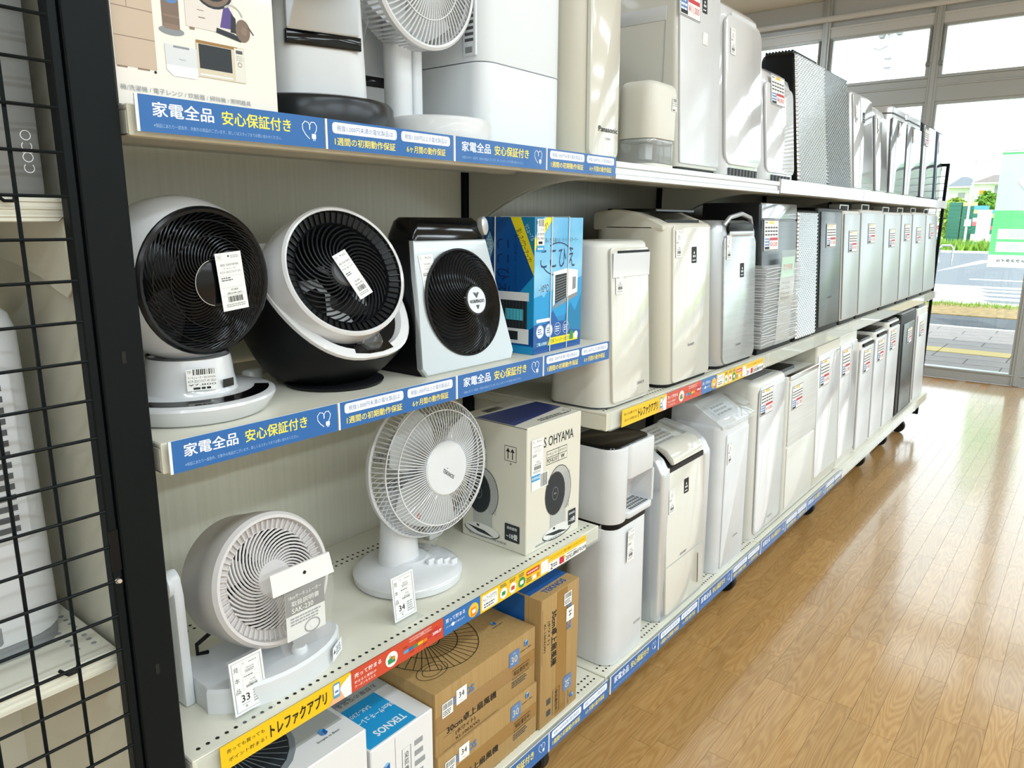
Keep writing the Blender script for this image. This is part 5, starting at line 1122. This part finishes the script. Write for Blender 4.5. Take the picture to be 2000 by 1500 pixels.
# second boxed tower standing behind, seen between fan and tower
t = thing('panel_tower', 'narrow white tower with a silver panel half hidden behind the white fan', 'fan', (.893, 1.045, ZT+.0002), rz=-10)
part('body', 'white', t, lambda m: body(m, -.050, .050, -.035, .05, 0, .45, r=.02, rb=.02))
part('front_panel', 'silver_paint', t, lambda m: plate(m, -.044, .044, .125, .44, -.038, .006, r=.003)); part('display_band', 'black_gloss', t, lambda m: plate(m, -.045, .045, .109, .1245, -.0385, .006, r=.001))
# white round fan
t = thing('round_fan', 'white fan with a slatted round head on a white disc base', 'fan', (.868, .840, ZT+.0002))
part('base', 'white', t, lambda m: m.lathe([(.080, 0), (.084, .003), (.0845, .033), (.082, .038), (.076, .040), (.04, .041)], 56))
part('column', 'white', t, lambda m: body(m, -.044, -.004, .038, .078, .034, .20, r=.016, rb=.016))
part('column_cover', 'grey_white', t, lambda m: body(m, -.004, .016, .042, .072, .034, .17, r=.006, rb=.006))
fm_ = pose(-.014, .020, .246, 0, 0) @ Matrix.Scale(.96, 4)
part('head_shell', 'white', t, lambda m: m.lathe([(.001, -.060), (.06, -.058), (.095, -.050), (.104, -.044)], 56, True, False), fm_)
part('rim', 'white', t, lambda m: m.lathe([(.1035, .006), (.1095, .010), (.110, .018), (.106, .021), (.1025, .020)], 64, False, False), fm_)
def slats(m):
    for i in range(84):
        a = 2*math.pi*i/84; m.tube([(.1025*math.cos(a), .1025*math.sin(a), -.046), (.1055*math.cos(a), .1055*math.sin(a), -.02), (.1065*math.cos(a), .1065*math.sin(a), .010)], .0017, 4)
part('side_slats', 'white', t, slats, fm_)
part('front_grille', 'white', t, lambda m: (ribs(m, 74, .030, .104, -12, .0012, .017, .006, 1, 5, 5), ring(m, .066, .0675, .0195, .0225)), fm_)
part('hub', 'white', t, lambda m: m.lathe([(.031, .018), (.031, .026), (.001, .028)], 36, True, False), fm_)
blades(t, 'grey_white', 5, .03, .095, fm_, z=-.015)
# big white tower
t = thing('white_tower', 'large plain white dehumidifier with a side vent strip and curved seam', 'dehumidifier', (1.0755, .826, ZT+.0002))
mat('cool_white', '#e8edf2', .34)
part('lower_body', 'cool_white', t, lambda m: body(m, -.113, .113, 0, .165, 0, .141, r=.030, rb=.02, e=.0012, eb=.004, n=7))
part('upper_body', 'cool_white', t, lambda m: body(m, -.113, .113, 0, .165, .1425, .42, r=.030, rb=.02, e=.01, eb=.0012, n=7))
part('vent_frame', 'cool_white', t, lambda m: m.box(-.1155, -.111, .014, .042, .150, .30), bev=(.0012, 1))
for i in range(14): part('vent_slot', 'ink_soft', t, lambda m: m.box(-.1159, -.115, .019, .037, .172+i*.0088, .1765+i*.0088), smooth=False)
part('vent_latch', 'grey_plastic', t, lambda m: m.box(-.1170, -.115, .020, .036, .155, .164), bev=(.001, 1))

# ================================================================ PURIFIERS
def price_card(parent, O, price, w_=.112, h_=.082, lean=0.0, dark=False):
    s = Sheet(O, (1, 0, 0), (0, lean, 1), base=.0012)
    s.rect(0, 0, w_, h_, 'paper'); s.frame(.002, .002, w_-.002, h_-.002, .0022, 'ink'); s.rect(w_*.34, h_*.86, w_*.68, h_*.95, 'app_yellow'); s.bars(w_*.08, h_*.87, w_*.30, h_*.94, 1, 'ink_soft')
    for r_ in range(3):
        for c_ in range(5): s.rect(w_*(.07+.178*c_), h_*(.72-.115*r_), w_*(.07+.178*c_+.15), h_*(.72-.115*r_+.05), 'ink_soft', True)
    s.rect(w_*.06, h_*.08, w_*.38, h_*.40, 'label_blue'); s.bars(w_*.08, h_*.10, w_*.36, h_*.38, 3, 'sign_white'); s.rect(w_*.40, h_*.33, w_*.95, h_*.42, 'red_ink'); s.rect(w_*.06, h_*.05, w_*.38, h_*.13, 'ink')
    s.text(price, w_*.675, h_*.20, h_*.17, 'red_ink', w=w_*.50, bold=.008); s.build('price_card', parent, 'framed price card with a red price')
LEAN = .02
def purifier(label, x0, x1, yf, zs, h, d=.22, mb_='white_warm', mf='white_gloss', r=.015, rb=.02, lean=LEAN, e=.012, inset=.006, z0=.02, z1=None, th=.006, pr_=.006, group=None, cat='air purifier', foot='black_soft', foot_h=.008, name='air_purifier', panel=True, tag_=None, logo=None, top=None, badge=None):
    xc = (x0+x1)/2; hw = (x1-x0)/2; t = thing(name, label, cat, (xc, yf, zs+.0003), group=group)
    fy = th if panel else 0
    part('body', mb_, t, lambda m: body(m, -hw, hw, fy*.6, d, foot_h, h, r=r, rb=rb, e=e, eb=.003, lean=lean))
    if foot: part('foot', foot, t, lambda m: m.loft([[(a, b, z) for a, b in rrect(-hw+.006, hw-.006, .010, d-.006, max(r-.004, .003), .012)] for z in (0, foot_h)]))
    z1 = z1 or h-.012; la = lean*(z1-z0)/h
    if panel: part('front_panel', mf, t, lambda m: plate(m, -hw+inset, hw-inset, z0, z1, lean*z0/h-.0005, th, r=pr_, lean=la))
    Y = lambda z: lean*z/h-.0008
    if tag_:
        kind, u, z, *a = tag_
        if kind == 'store': store_tag(t, (-hw+u, Y(z), z), a[0], a[1], .030, .062, U=(1, 0, 0), V=(0, lean/h, 1))
        else: price_card(t, (-hw+u, Y(z), z), a[0], lean=lean/h, **(a[1] if len(a) > 1 else {}))
    if logo:
        tx, u, z, hh, ww = logo; s = Sheet((-hw+u, Y(z), z), (1, 0, 0), (0, lean/h, 1)); s.text(tx, 0, 0, hh, 'ink_soft', w=ww, bold=.006); s.build('logo', t)
    if badge:
        u, z = badge; s = Sheet((-hw+u, Y(z), z), (1, 0, 0), (0, lean/h, 1)); s.rr(0, 0, .026, .038, .002, 'ink'); s.disc(.013, .024, .003, 'sign_white', n=10); s.disc(.009, .016, .003, 'sign_white', n=10); s.disc(.017, .016, .003, 'sign_white', n=10); s.bars(.004, .004, .022, .009, 1, 'sign_white'); s.build('badge', t)
    if top == 'vent':
        part('top_vent', 'black', t, lambda m: m.box(-hw*.7, hw*.7, d*.35, d*.85, h-.0005, h+.001), smooth=False)
        for i in range(9): part('vent_slat', mb_, t, lambda m: m.box(-hw*.68, hw*.68, d*(.37+.053*i), d*(.37+.053*i)+.004, h+.001, h+.003), smooth=False)
    return t
def emboss(parent, hw, z0, z1, lean, h, m, nx=14, nz=26, amp=.0016):
    mb = MB(); kx, kz = nx*6, nz*6; V = []
    for j in range(kz+1):
        z = z0+(z1-z0)*j/kz
        for i in range(kx+1):
            x = -hw+2*hw*i/kx; a = 2*math.pi*nx*i/kx; b = 2*math.pi*nz*j/kz
            edge = 1 if 0 < i < kx and 0 < j < kz else 0
            V.append((x, lean*z/h-.001-(amp*(math.sin(a)*math.sin(b)+1) if edge else -.002), z))
    mb._add(V, [(j*(kx+1)+i, j*(kx+1)+i+1, (j+1)*(kx+1)+i+1, (j+1)*(kx+1)+i) for j in range(kz) for i in range(kx)])
    return mb.build('embossed_panel', m, parent, angle=80)
ST = (['SHARP', '加湿空気清浄機', 'KI-NS50'], ('¥12,800', '(税込¥14,080)'))
# --- top shelf, second bay
t = purifier('tall cream humidifier with rounded sides and a glossy front panel', 1.193, 1.348, .786, ZT, .40, d=.20, mb_='cream', mf='cream_gloss', r=.045, rb=.05, lean=.006, e=.03, inset=.026, z0=.010, z1=.345, th=.008, pr_=.014, foot=None, foot_h=0, cat='humidifier', name='humidifier')
s = Sheet((.0, -.0005, .062)); s.text('Panasonic', .012, 0, .0095, 'ink', w=.068, bold=.018); s.text('F-YZP60', .012, -.017, .004, 'ink_soft', w=.02, bold=0); s.build('logo', t)
t = thing('mini_dehumidifier', 'small white rounded dehumidifier with a clear tank', 'dehumidifier', (1.502, .776, ZT+.0002))
part('head', 'ivory', t, lambda m: body(m, -.062, .062, 0, .092, .062, .178, r=.030, rb=.030, e=.018, eb=.001, n=7)); part('tank', 'tank_plastic', t, lambda m: body(m, -.060, .060, .002, .090, .012, .0615, r=.028, rb=.028, e=.001, eb=.002, n=7))
part('base', 'ivory', t, lambda m: body(m, -.061, .061, .001, .091, 0, .0118, r=.028, rb=.028, e=.003, eb=.004, n=7)); part('tank_float', 'grey_white', t, lambda m: m.box(-.03, .0, .03, .05, .02, .055), bev=(.002, 1)); part('tank_lid', 'grey_white', t, lambda m: body(m, -.058, .058, .004, .088, .0565, .0612, r=.026, rb=.026, e=.001, eb=.001))
barcode_label(t, (.020, -.0003, .122), .022, .026, ['除湿機', '¥3,980'])
t = purifier('tall white humidifier with a red price card and black base', 1.612, 1.838, .796, ZT, .46, d=.22, mb_='white_warm', mf='white', r=.014, lean=.026, z0=.022, tag_=('card', -.002, .338, '¥11,000', {'w_': .108, 'h_': .10}), foot='black', foot_h=.014, cat='humidifier', name='humidifier', badge=(.118, .365))
part('side_handle', 'grey_white', t, lambda m: m.box(-.1145, -.112, .05, .17, .33, .36), bev=(.004, 2)); part('side_seam', 'print_mid', t, lambda m: m.box(-.1142, -.1128, .05, .052, .02, .33), smooth=False)
part('bottom_label', 'paper', t, lambda m: m.box(.005, .030, .0145, .0205, .296, .322), smooth=False)
t = purifier('glossy white purifier with a rounded top and bottom vent', 1.850, 2.110, .788, ZT, .432, d=.20, mb_='white_gloss', mf='white_gloss', r=.03, rb=.04, lean=.03, e=.045, inset=.010, z0=.035, z1=.392, th=.007, pr_=.03, tag_=('store', .035, .30, *ST))
for i in range(9): part('vent_slat', 'ink_soft', t, lambda m: m.box(-.10+.022*i, -.088+.022*i, -.0008, .004, .009, .026), smooth=False)
s = Sheet((-.085, .0255, .365), (1, 0, 0), (0, .069, 1)); s.rr(0, 0, .16, .035, .006, 'grey_white'); s.bars(.02, .008, .14, .026, 2, 'ink_light'); s.build('control_panel', t)
t = purifier('shorter white purifier with a framed price card and domed top', 2.140, 2.396, .788, ZT, .330, d=.22, mb_='white_gloss', mf='white_gloss', r=.03, rb=.05, lean=.032, e=.06, inset=.012, z0=.03, z1=.275, pr_=.02, tag_=('card', .050, .218, '¥8,800'))
for i in range(6): part('vent_slat', 'ink_soft', t, lambda m: m.box(-.08+.028*i, -.066+.028*i, -.0008, .004, .009, .024), smooth=False)
# --- top shelf, third bay on
t = purifier('light silver embossed purifier with a black ribbed back', 2.412, 2.706, .786, ZT, .400, d=.15, mb_='black', panel=False, lean=.045, r=.01, e=.02, tag_=('store', .03, .26, *ST), badge=(.15, .275)); emboss(t, .145, .008, .392, .045, .400, 'emboss_light', 13, 32, .0026)
for i in range(9): part('back_fin', 'black', t, lambda m: m.box(-.12, .12, .060+.010*i, .064+.010*i, .400, .408), smooth=False)
t = purifier('dark silver embossed purifier beside the light silver one', 2.716, 3.010, .786, ZT, .405, d=.16, mb_='black', panel=False, lean=.055, r=.01, e=.02, tag_=('store', .03, .25, *ST)); emboss(t, .145, .008, .397, .055, .405, 'emboss_dark', 13, 32, .0026)
mat('mirror_silver', '#b4b9bc', .10, metal=.75); mat('mirror_white', '#cfd2d5', .08, coat=.8)
purifier('grey-sided purifier with a mirror white front on the top shelf', 3.064, 3.352, .788, ZT, .372, d=.2, mb_='silver_light', mf='mirror_white', lean=.04, tag_=('store', .03, .26, *ST), badge=(.14, .27))
purifier('slim domed purifier with a mirror white front on the top shelf', 3.400, 3.602, .788, ZT, .368, d=.2, mb_='silver_light', mf='mirror_white', lean=.04, e=.05, r=.03, z1=.32, tag_=('store', .03, .25, *ST))
for lb, a, b, hh, mm_ in (('silver cornered purifier with a dark cap line on the top shelf', 3.625, 3.902, .382, 'silver_light'), ('second silver cornered purifier with a dark cap line, left of the black one', 3.925, 4.250, .382, 'silver_light')):
    t = purifier(lb, a, b, .788, ZT, hh, d=.2, mb_=mm_, mf='mirror_silver', lean=.02, r=.03, e=.01, z1=hh-.05, tag_=('store', .12, .26, *ST)); part('cap_line', 'ink_soft', t, lambda m: m.loft([[(x, y+.0188, z) for x, y in rrect(-(b-a)/2-.0006, (b-a)/2+.0006, .0012, .202, .03, .02)] for z in (hh-.034, hh-.028)]))
purifier('black-sided purifier with a framed price card on the top shelf', 4.275, 4.640, .788, ZT, .380, d=.2, mb_='black', mf='mirror_silver', lean=.02, r=.02, z0=.02, inset=.03, tag_=('card', .04, .27, '¥16,500'))
purifier('dark blue sided purifier at the window end of the top shelf', 4.660, 4.850, .788, ZT, .375, d=.2, mb_='navy', mf='mirror_silver', lean=.02, r=.02, inset=.02, tag_=('store', .04, .26, *ST))

# --- middle shelf, second bay
t = purifier('glossy cream humidifier with a top visor slot beside the blue carton', 1.2615, 1.477, .757, Z2, .342, d=.15, mb_='white_warm', mf='cream_gloss', r=.045, rb=.03, lean=.020, e=.012, inset=.030, z0=.012, z1=.328, th=.007, pr_=.008, foot='ink_soft', foot_h=.004, cat='humidifier', name='humidifier', tag_=('store', .045, .236, ['DAINICHI', 'ハイブリッド式加湿器', 'HD-3019'], ('¥8,800', '(税込¥9,680)')), logo=('DAINICHI', .145, .040, .0065, .030))
part('visor_slot', 'black', t, lambda m: m.box(-.052, .076, .0165, .022, .3165, .3225), smooth=False); part('visor', 'white_gloss', t, lambda m: m.prism([(.017, .318), (.0155, .270), (.0135, .2698), (.0135, .3175)], -.074, .076, 'x'), smooth=False)
t = purifier('glossy cream purifier with a black top recess and black badge', 1.530, 1.790, .757, Z2, .378, d=.215, mb_='cream', mf='cream_gloss', r=.035, rb=.04, lean=.020, e=.010, inset=.030, z0=.010, z1=.370, th=.007, pr_=.01, tag_=('store', .040, .300, *ST), badge=(.125, .285), logo=('SHARP', .125, .092, .0065, .036))
part('back_hump', 'cream', t, lambda m: m.prism([(.03, .372), (.06, .385), (.11, .402), (.16, .408), (.214, .400), (.214, .36), (.03, .36)], -.130, -.075, 'x'), bev=(.006, 2)); part('back_hump', 'cream', t, lambda m: m.prism([(.03, .372), (.06, .385), (.11, .402), (.16, .408), (.214, .400), (.214, .36), (.03, .36)], .110, .130, 'x'), bev=(.006, 2))
part('top_recess', 'black', t, lambda m: m.box(-.074, .109, .055, .19, .372, .385), smooth=False); part('top_lid', 'black_gloss', t, lambda m: m.box(-.090, .112, .07, .20, .402, .410), bev=(.002, 1))
t = purifier('silver grey purifier with an arched top opening and black badge', 1.822, 2.096, .757, Z2, .385, d=.215, mb_='silver_paint', mf='silver_front', r=.035, rb=.05, lean=.022, e=.030, inset=.028, z0=.010, z1=.345, th=.007, pr_=.022, tag_=('store', .040, .285, *ST), badge=(.135, .235), logo=('SHARP', .13, .055, .006, .034))
part('arch_opening', 'black', t, lambda m: plate(m, -.085, .085, .349, .378, .0185, .006, r=.012)); part('louvre', 'silver_light', t, lambda m: plate(m, -.080, .080, .346, .357, .0165, .005, r=.004)); part('arch', 'silver_paint', t, lambda m: m.tube([(-.095, .03, .372), (-.07, .025, .392), (0, .022, .402), (.07, .025, .392), (.095, .03, .372)], .006, 8))
s_ = None
t = purifier('dark grey purifier wrapped in clear film with a price card', 2.112, 2.418, .757, Z2, .435, d=.21, mb_='charcoal', mf='steel_dark', r=.008, lean=.026, e=.006, inset=.004, z0=.016, z1=.385, tag_=('card', .015, .300, '¥24,200', {'w_': .118, 'h_': .088}), foot='black', foot_h=.014)
part('mirror_top', 'mirror_silver', t, lambda m: plate(m, -.149, .149, .390, .434, .024, .006, r=.002, lean=.003))
def film(m):
    for j in range(26):
        z = .03+.0088*j; dz = .006*math.sin(j*1.7)
        pts = [(-.156, .10, z), (-.1565, .0, z+dz*.4)]+[(-.156+.312*i/6, -.0035+.0012*math.sin(i*2+j), z+dz*(i/6)+.003*math.sin(j+i)) for i in range(7)]+[(.1565, .02, z+dz)]
        m.tube(pts, .0012, 4)
part('film_creases', 'white', t, film, kind='stuff'); part('film_wrap', 'wrap_film', t, lambda m: m.loft([[(a, b+.01*z, z) for a, b in rrect(-.1565, .1565, -.0026, .2125, .01, .02)] for z in (.02, .08, .16, .26)], False, False))
part('manual_bag', 'bag_plastic', t, lambda m: m.box(-.045, .085, -.006, -.004, .02, .30), smooth=False); part('manual', 'paper', t, lambda m: m.box(-.035, .075, -.004, -.003, .03, .28), smooth=False); s = Sheet((-.035, -.004, .03)); s.rect(0, .19, .11, .25, 'banner_pale'); s.text('取扱説明書', .055, .22, .018, 'app_red', w=.08, bold=.01); s.bars(.01, .12, .1, .18, 4, 'ink_light'); s.build('manual_print', t)
t = purifier('tall embossed silver purifier beside the film-wrapped one', 2.428, 2.632, .757, Z2, .420, d=.2, mb_='black', panel=False, lean=.028, r=.01, e=.01, badge=(.10, .29)); emboss(t, .100, .010, .412, .028, .420, 'emboss_light', 10, 34, .0022)
ROW = [('dark steel purifier with a tilted framed price card', 2.642, 2.944, .430, 'black', 'steel_dark', 'card', '¥17,600'), ('narrow satin silver purifier next to the dark steel one', 2.954, 3.178, .425, 'row_side', 'row_silver', 'card', '¥9,900'),
       ('wide satin silver purifier with its price card hung low', 3.190, 3.565, .432, 'row_side', 'row_silver', 'card', '¥13,200'), ('satin silver purifier third from the window end', 3.577, 3.90, .428, 'row_side', 'row_silver', 'card', '¥9,900'),
       ('narrow satin silver purifier between two wider ones', 3.912, 4.15, .430, 'row_side', 'row_silver', 'card', '¥8,800'), ('satin silver purifier second from the window end', 4.162, 4.49, .434, 'row_side', 'row_silver', 'card', '¥9,900'), ('last satin silver purifier beside the black end frame', 4.502, 4.83, .432, 'row_side', 'row_silver', 'card', '¥9,900')]
for i, (lb, a, b, hh, m1, m2, k, pz) in enumerate(ROW):
    t = purifier(lb, a, b, .757, Z2, hh, d=.2, mb_=m1, mf=m2, r=.012, lean=.028, e=.004, inset=.006 if i else .03, z0=.022, tag_=('card', (b-a)*.30, hh-.135-(.02 if i % 2 else 0), pz, {'w_': min(.112, (b-a)*.6)}), foot='black', foot_h=.016, logo=('SHARP', (b-a)*.5, .12, .008, .05) if i == 0 else None)
    if i: part('top_handle', 'silver_light', t, lambda m: (m.box(-.06, -.05, .06, .10, hh, hh+.020), m.box(.05, .06, .06, .10, hh, hh+.020), m.box(-.06, .06, .06, .10, hh+.018, hh+.023)), bev=(.001, 1))

# --- bottom shelf, second bay
t = thing('tower_dehumidifier', 'tall white tower with a black top and a vent opening', 'dehumidifier', (1.3700, .736, ZB+.0003))
lw = .0860
part('lower_body', 'white', t, lambda m: body(m, -lw, lw-.002, .003, .135, 0, .325, r=.035, rb=.03, e=.003, eb=.005, n=7, lean=.006))
part('upper_side', 'white', t, lambda m: body(m, -lw-.001, -.010, .004, .14, .336, .505, r=.036, rb=.03, e=.004, eb=.004, n=7))
part('upper_front', 'white', t, lambda m: body(m, -.028, lw, .0035, .14, .428, .505, r=.012, rb=.03, e=.004, eb=.004)); part('sill', 'white', t, lambda m: body(m, -.028, lw, .0035, .14, .336, .352, r=.012, rb=.03, e=.003, eb=.004)); part('side_rib', 'white', t, lambda m: body(m, lw-.008, lw, .0035, .14, .352, .428, r=.003, rb=.003, e=0, eb=0))
part('opening_back', 'greige_dark', t, lambda m: m.prism([(.055, .352), (.055, .38), (.030, .428), (.139, .428), (.139, .352)], -.011, lw-.008, 'x'), smooth=False)
for r_ in range(4): 
    for i in range(9): part('vent_hole', 'ink_soft', t, lambda m: m.box(-.004+.009*i, .0015+.009*i, .010+.011*r_, .018+.011*r_, .3518, .3526), smooth=False)
part('waist_band', 'black', t, lambda m: m.loft([[(a, b, z) for a, b in rrect(-lw+.003, lw-.004, .008, .134, .03, .025)] for z in (.324, .337)]))
part('top_lid', 'black_gloss', t, lambda m: m.loft([[(a, b, z) for a, b in rrect(-lw+i_, lw-.004-i_, .010+i_, .138-i_, .03, .025)] for z, i_ in ((.5045, 0), (.508, .001), (.5095, .006))]))
store_tag(t, (-.025, .0042, .235), ['IRIS OHYAMA', '衣類乾燥除湿機', 'IJD-I50'], ('¥9,800', '(税込¥10,780)'), .030, .075); s = Sheet((.035, .003, .068)); s.text('IRIS OHYAMA', 0, 0, .006, 'ink_soft', w=.030, bold=.004); s.build('logo', t)
t = purifier('cream front dehumidifier with silver rounded edges and a tank window', 1.520, 1.798, .738, ZB, .395, d=.16, mb_='silver_paint', mf='cream_gloss', r=.035, rb=.03, lean=.018, e=.022, inset=.032, z0=.012, z1=.392, th=.006, pr_=.006, cat='dehumidifier', name='dehumidifier', tag_=('store', .042, .275, *ST), badge=(.125, .305), logo=('SHARP', .125, .150, .0065, .036), foot=None, foot_h=0)
part('panel_seam', 'print_mid', t, lambda m: plate(m, -.106, .106, .1395, .1410, .0048, .003, r=.0003)); part('tank_window', 'bronze_print', t, lambda m: plate(m, .070, .078, .032, .118, .0005, .003, r=.0035, lean=.004))
part('louvre_well', 'black', t, lambda m: m.prism([(.016, .392), (.055, .418), (.10, .418), (.10, .38), (.016, .38)], -.092, .095, 'x'), smooth=False)
part('louvre', 'cream_gloss', t, lambda m: m.prism([(.012, .398), (.016, .412), (.034, .430), (.060, .438), (.064, .430), (.040, .414), (.020, .394)], -.080, .084, 'x'), bev=(.002, 2))
part('top_deck', 'cream_gloss', t, lambda m: m.prism([(.066, .422), (.150, .445), (.158, .436), (.158, .39), (.066, .39)], -.100, .100, 'x'), bev=(.003, 2))
for sg in (-1, 1): part('side_shell', 'silver_light', t, lambda m: m.prism([(.008, .004), (.012, .385), (.030, .415), (.065, .436), (.150, .452), (.160, .440), (.160, .004)], sg*.116-.020, sg*.116+.020, 'x'), bev=(.008, 3))
s = Sheet((-.095, .068, .4228), (1, 0, 0), (0, .965, .26)); s.bars(.05, .010, .17, .075, 5, 'ink_light'); s.disc(.160, .050, .010, 'grey_white'); s.rect(.004, .05, .036, .078, 'paper'); s.text('訳', .02, .064, .014, 'ink', bold=.01); s.build('control_print', t)
t = purifier('white dehumidifier with a clear sloping lid', 1.858, 2.064, .738, ZB, .430, d=.17, mb_='white', mf='white', r=.03, rb=.03, lean=.006, e=.012, inset=.024, z0=.012, z1=.405, th=.005, pr_=.006, cat='dehumidifier', name='dehumidifier', tag_=('store', .030, .318, *ST), logo=('CORONA', .12, .085, .006, .036), foot=None, foot_h=0)
part('clear_lid', 'clear_plastic', t, lambda m: m.prism([(-.002, .425), (-.004, .440), (.020, .466), (.090, .492), (.095, .486), (.022, .432), (.004, .425)], -.100, .100, 'x'), bev=(.004, 2)); part('top_deck', 'white_gloss', t, lambda m: m.prism([(.012, .428), (.10, .480), (.168, .480), (.168, .42), (.012, .42)], -.094, .094, 'x'), bev=(.006, 2))
s = Sheet((-.07, .0255, .4362), (1, 0, 0), (0, .86, .51)); s.rr(0, .01, .14, .07, .005, 'grey_white'); s.bars(.02, .02, .12, .06, 3, 'ink_light'); s.build('control_print', t)
t = purifier('white purifier with a flat silver framed front and price card', 2.124, 2.386, .740, ZB, .505, d=.18, mb_='white_warm', mf='silver_light', r=.03, rb=.03, lean=.016, e=.016, inset=.016, z0=.020, z1=.490, th=.004, pr_=.02, tag_=('card', .022, .400, '¥14,080', {'w_': .105, 'h_': .082}), foot='white_warm', foot_h=.010, logo=('DAIKIN', .15, .05, .006, .04))
part('front_face', 'white_gloss', t, lambda m: plate(m, -.108, .108, .026, .484, .0002, .003, r=.018, lean=.0145)); part('top_vent', 'grey_plastic', t, lambda m: m.box(-.09, .09, .05, .12, .5045, .5065), smooth=False)
t = purifier('white purifier with a woodgrain upper panel over a plain lower panel', 2.412, 2.728, .742, ZB, .478, d=.18, mb_='white_warm', mf='white_warm', r=.012, lean=.016, e=.006, inset=.012, z0=.022, z1=.235, th=.006, pr_=.004, tag_=('card', .030, .36, '¥21,780', {'w_': .11, 'h_': .082}), foot='white_warm', foot_h=.010)
mat('woodgrain_white', '#dcdcd8', .35, noise=('#d0d0cb', (3, 3, 120), 3)); part('upper_panel', 'woodgrain_white', t, lambda m: plate(m, -.148, .148, .242, .462, .0072, .006, r=.004, lean=.0075)); part('top_rail', 'chrome', t, lambda m: m.box(-.15, .15, .014, .034, .466, .480), bev=(.002, 1)); part('top_tray', 'charcoal', t, lambda m: m.box(-.12, .02, .06, .16, .477, .490), smooth=False)
purifier('left-hand of the two long-fronted glossy white purifiers', 2.742, 3.028, .742, ZB, .535, d=.19, mb_='cream', mf='white_gloss', r=.010, lean=.028, e=.006, inset=.008, z0=.04, z1=.50, tag_=('card', .03, .38, '¥14,080', {'h_': .10}), foot='white_warm', foot_h=.012)
purifier('right-hand of the two long-fronted glossy white purifiers', 3.040, 3.298, .742, ZB, .538, d=.19, mb_='white_warm', mf='white_gloss', r=.010, lean=.032, e=.006, inset=.008, z0=.04, z1=.50, tag_=('card', .03, .37, '¥12,980', {'h_': .11}), foot='white_warm', foot_h=.012)
for lb, a, b, hh in (('slim white bin-shaped purifier with a dark lid, leftmost of three', 3.315, 3.540, .480), ('slim white bin-shaped purifier with a dark lid, middle of three', 3.556, 3.778, .495), ('white bin-shaped purifier with a dark lid, left of the grey one', 3.794, 4.040, .515)):
    t = purifier(lb, a, b, .742, ZB, hh, d=.19, mb_='white_warm', mf='white', r=.02, lean=.018, e=.01, inset=.006, z0=.015, z1=hh-.03, tag_=('card', .05, hh-.14, '¥9,900', {'h_': .10}), foot=None, foot_h=0); part('lid', 'charcoal', t, lambda m: body(m, -(b-a)/2+.02, (b-a)/2-.02, .03, .17, hh-.001, hh+.008, r=.02, rb=.02, e=.003, eb=0)); part('lid_slot', 'black', t, lambda m: m.box(-(b-a)/2+.03, (b-a)/2-.03, .013, .022, hh-.022, hh-.010), smooth=False)
t = purifier('dark grey purifier with a steel front on the bottom shelf', 4.080, 4.480, .742, ZB, .520, d=.2, mb_='black', mf='steel_dark', r=.02, lean=.022, e=.008, inset=.07, z0=.015, z1=.47, tag_=('card', .16, .36, '¥18,700'), foot='black', logo=('SHARP', .24, .10, .007, .04)); part('lid', 'grey_plastic', t, lambda m: body(m, -.16, .17, .03, .18, .519, .530, r=.02, rb=.02, e=.004, eb=0))
t = purifier('white purifier at the window end of the bottom shelf', 4.498, 4.770, .742, ZB, .520, d=.2, mb_='white_warm', mf='white', r=.015, lean=.022, e=.008, z0=.015, z1=.48, tag_=('card', .06, .36, '¥9,900'), foot=None, foot_h=0); part('lid', 'charcoal', t, lambda m: body(m, -.11, .11, .03, .18, .519, .530, r=.02, rb=.02, e=.004, eb=0))
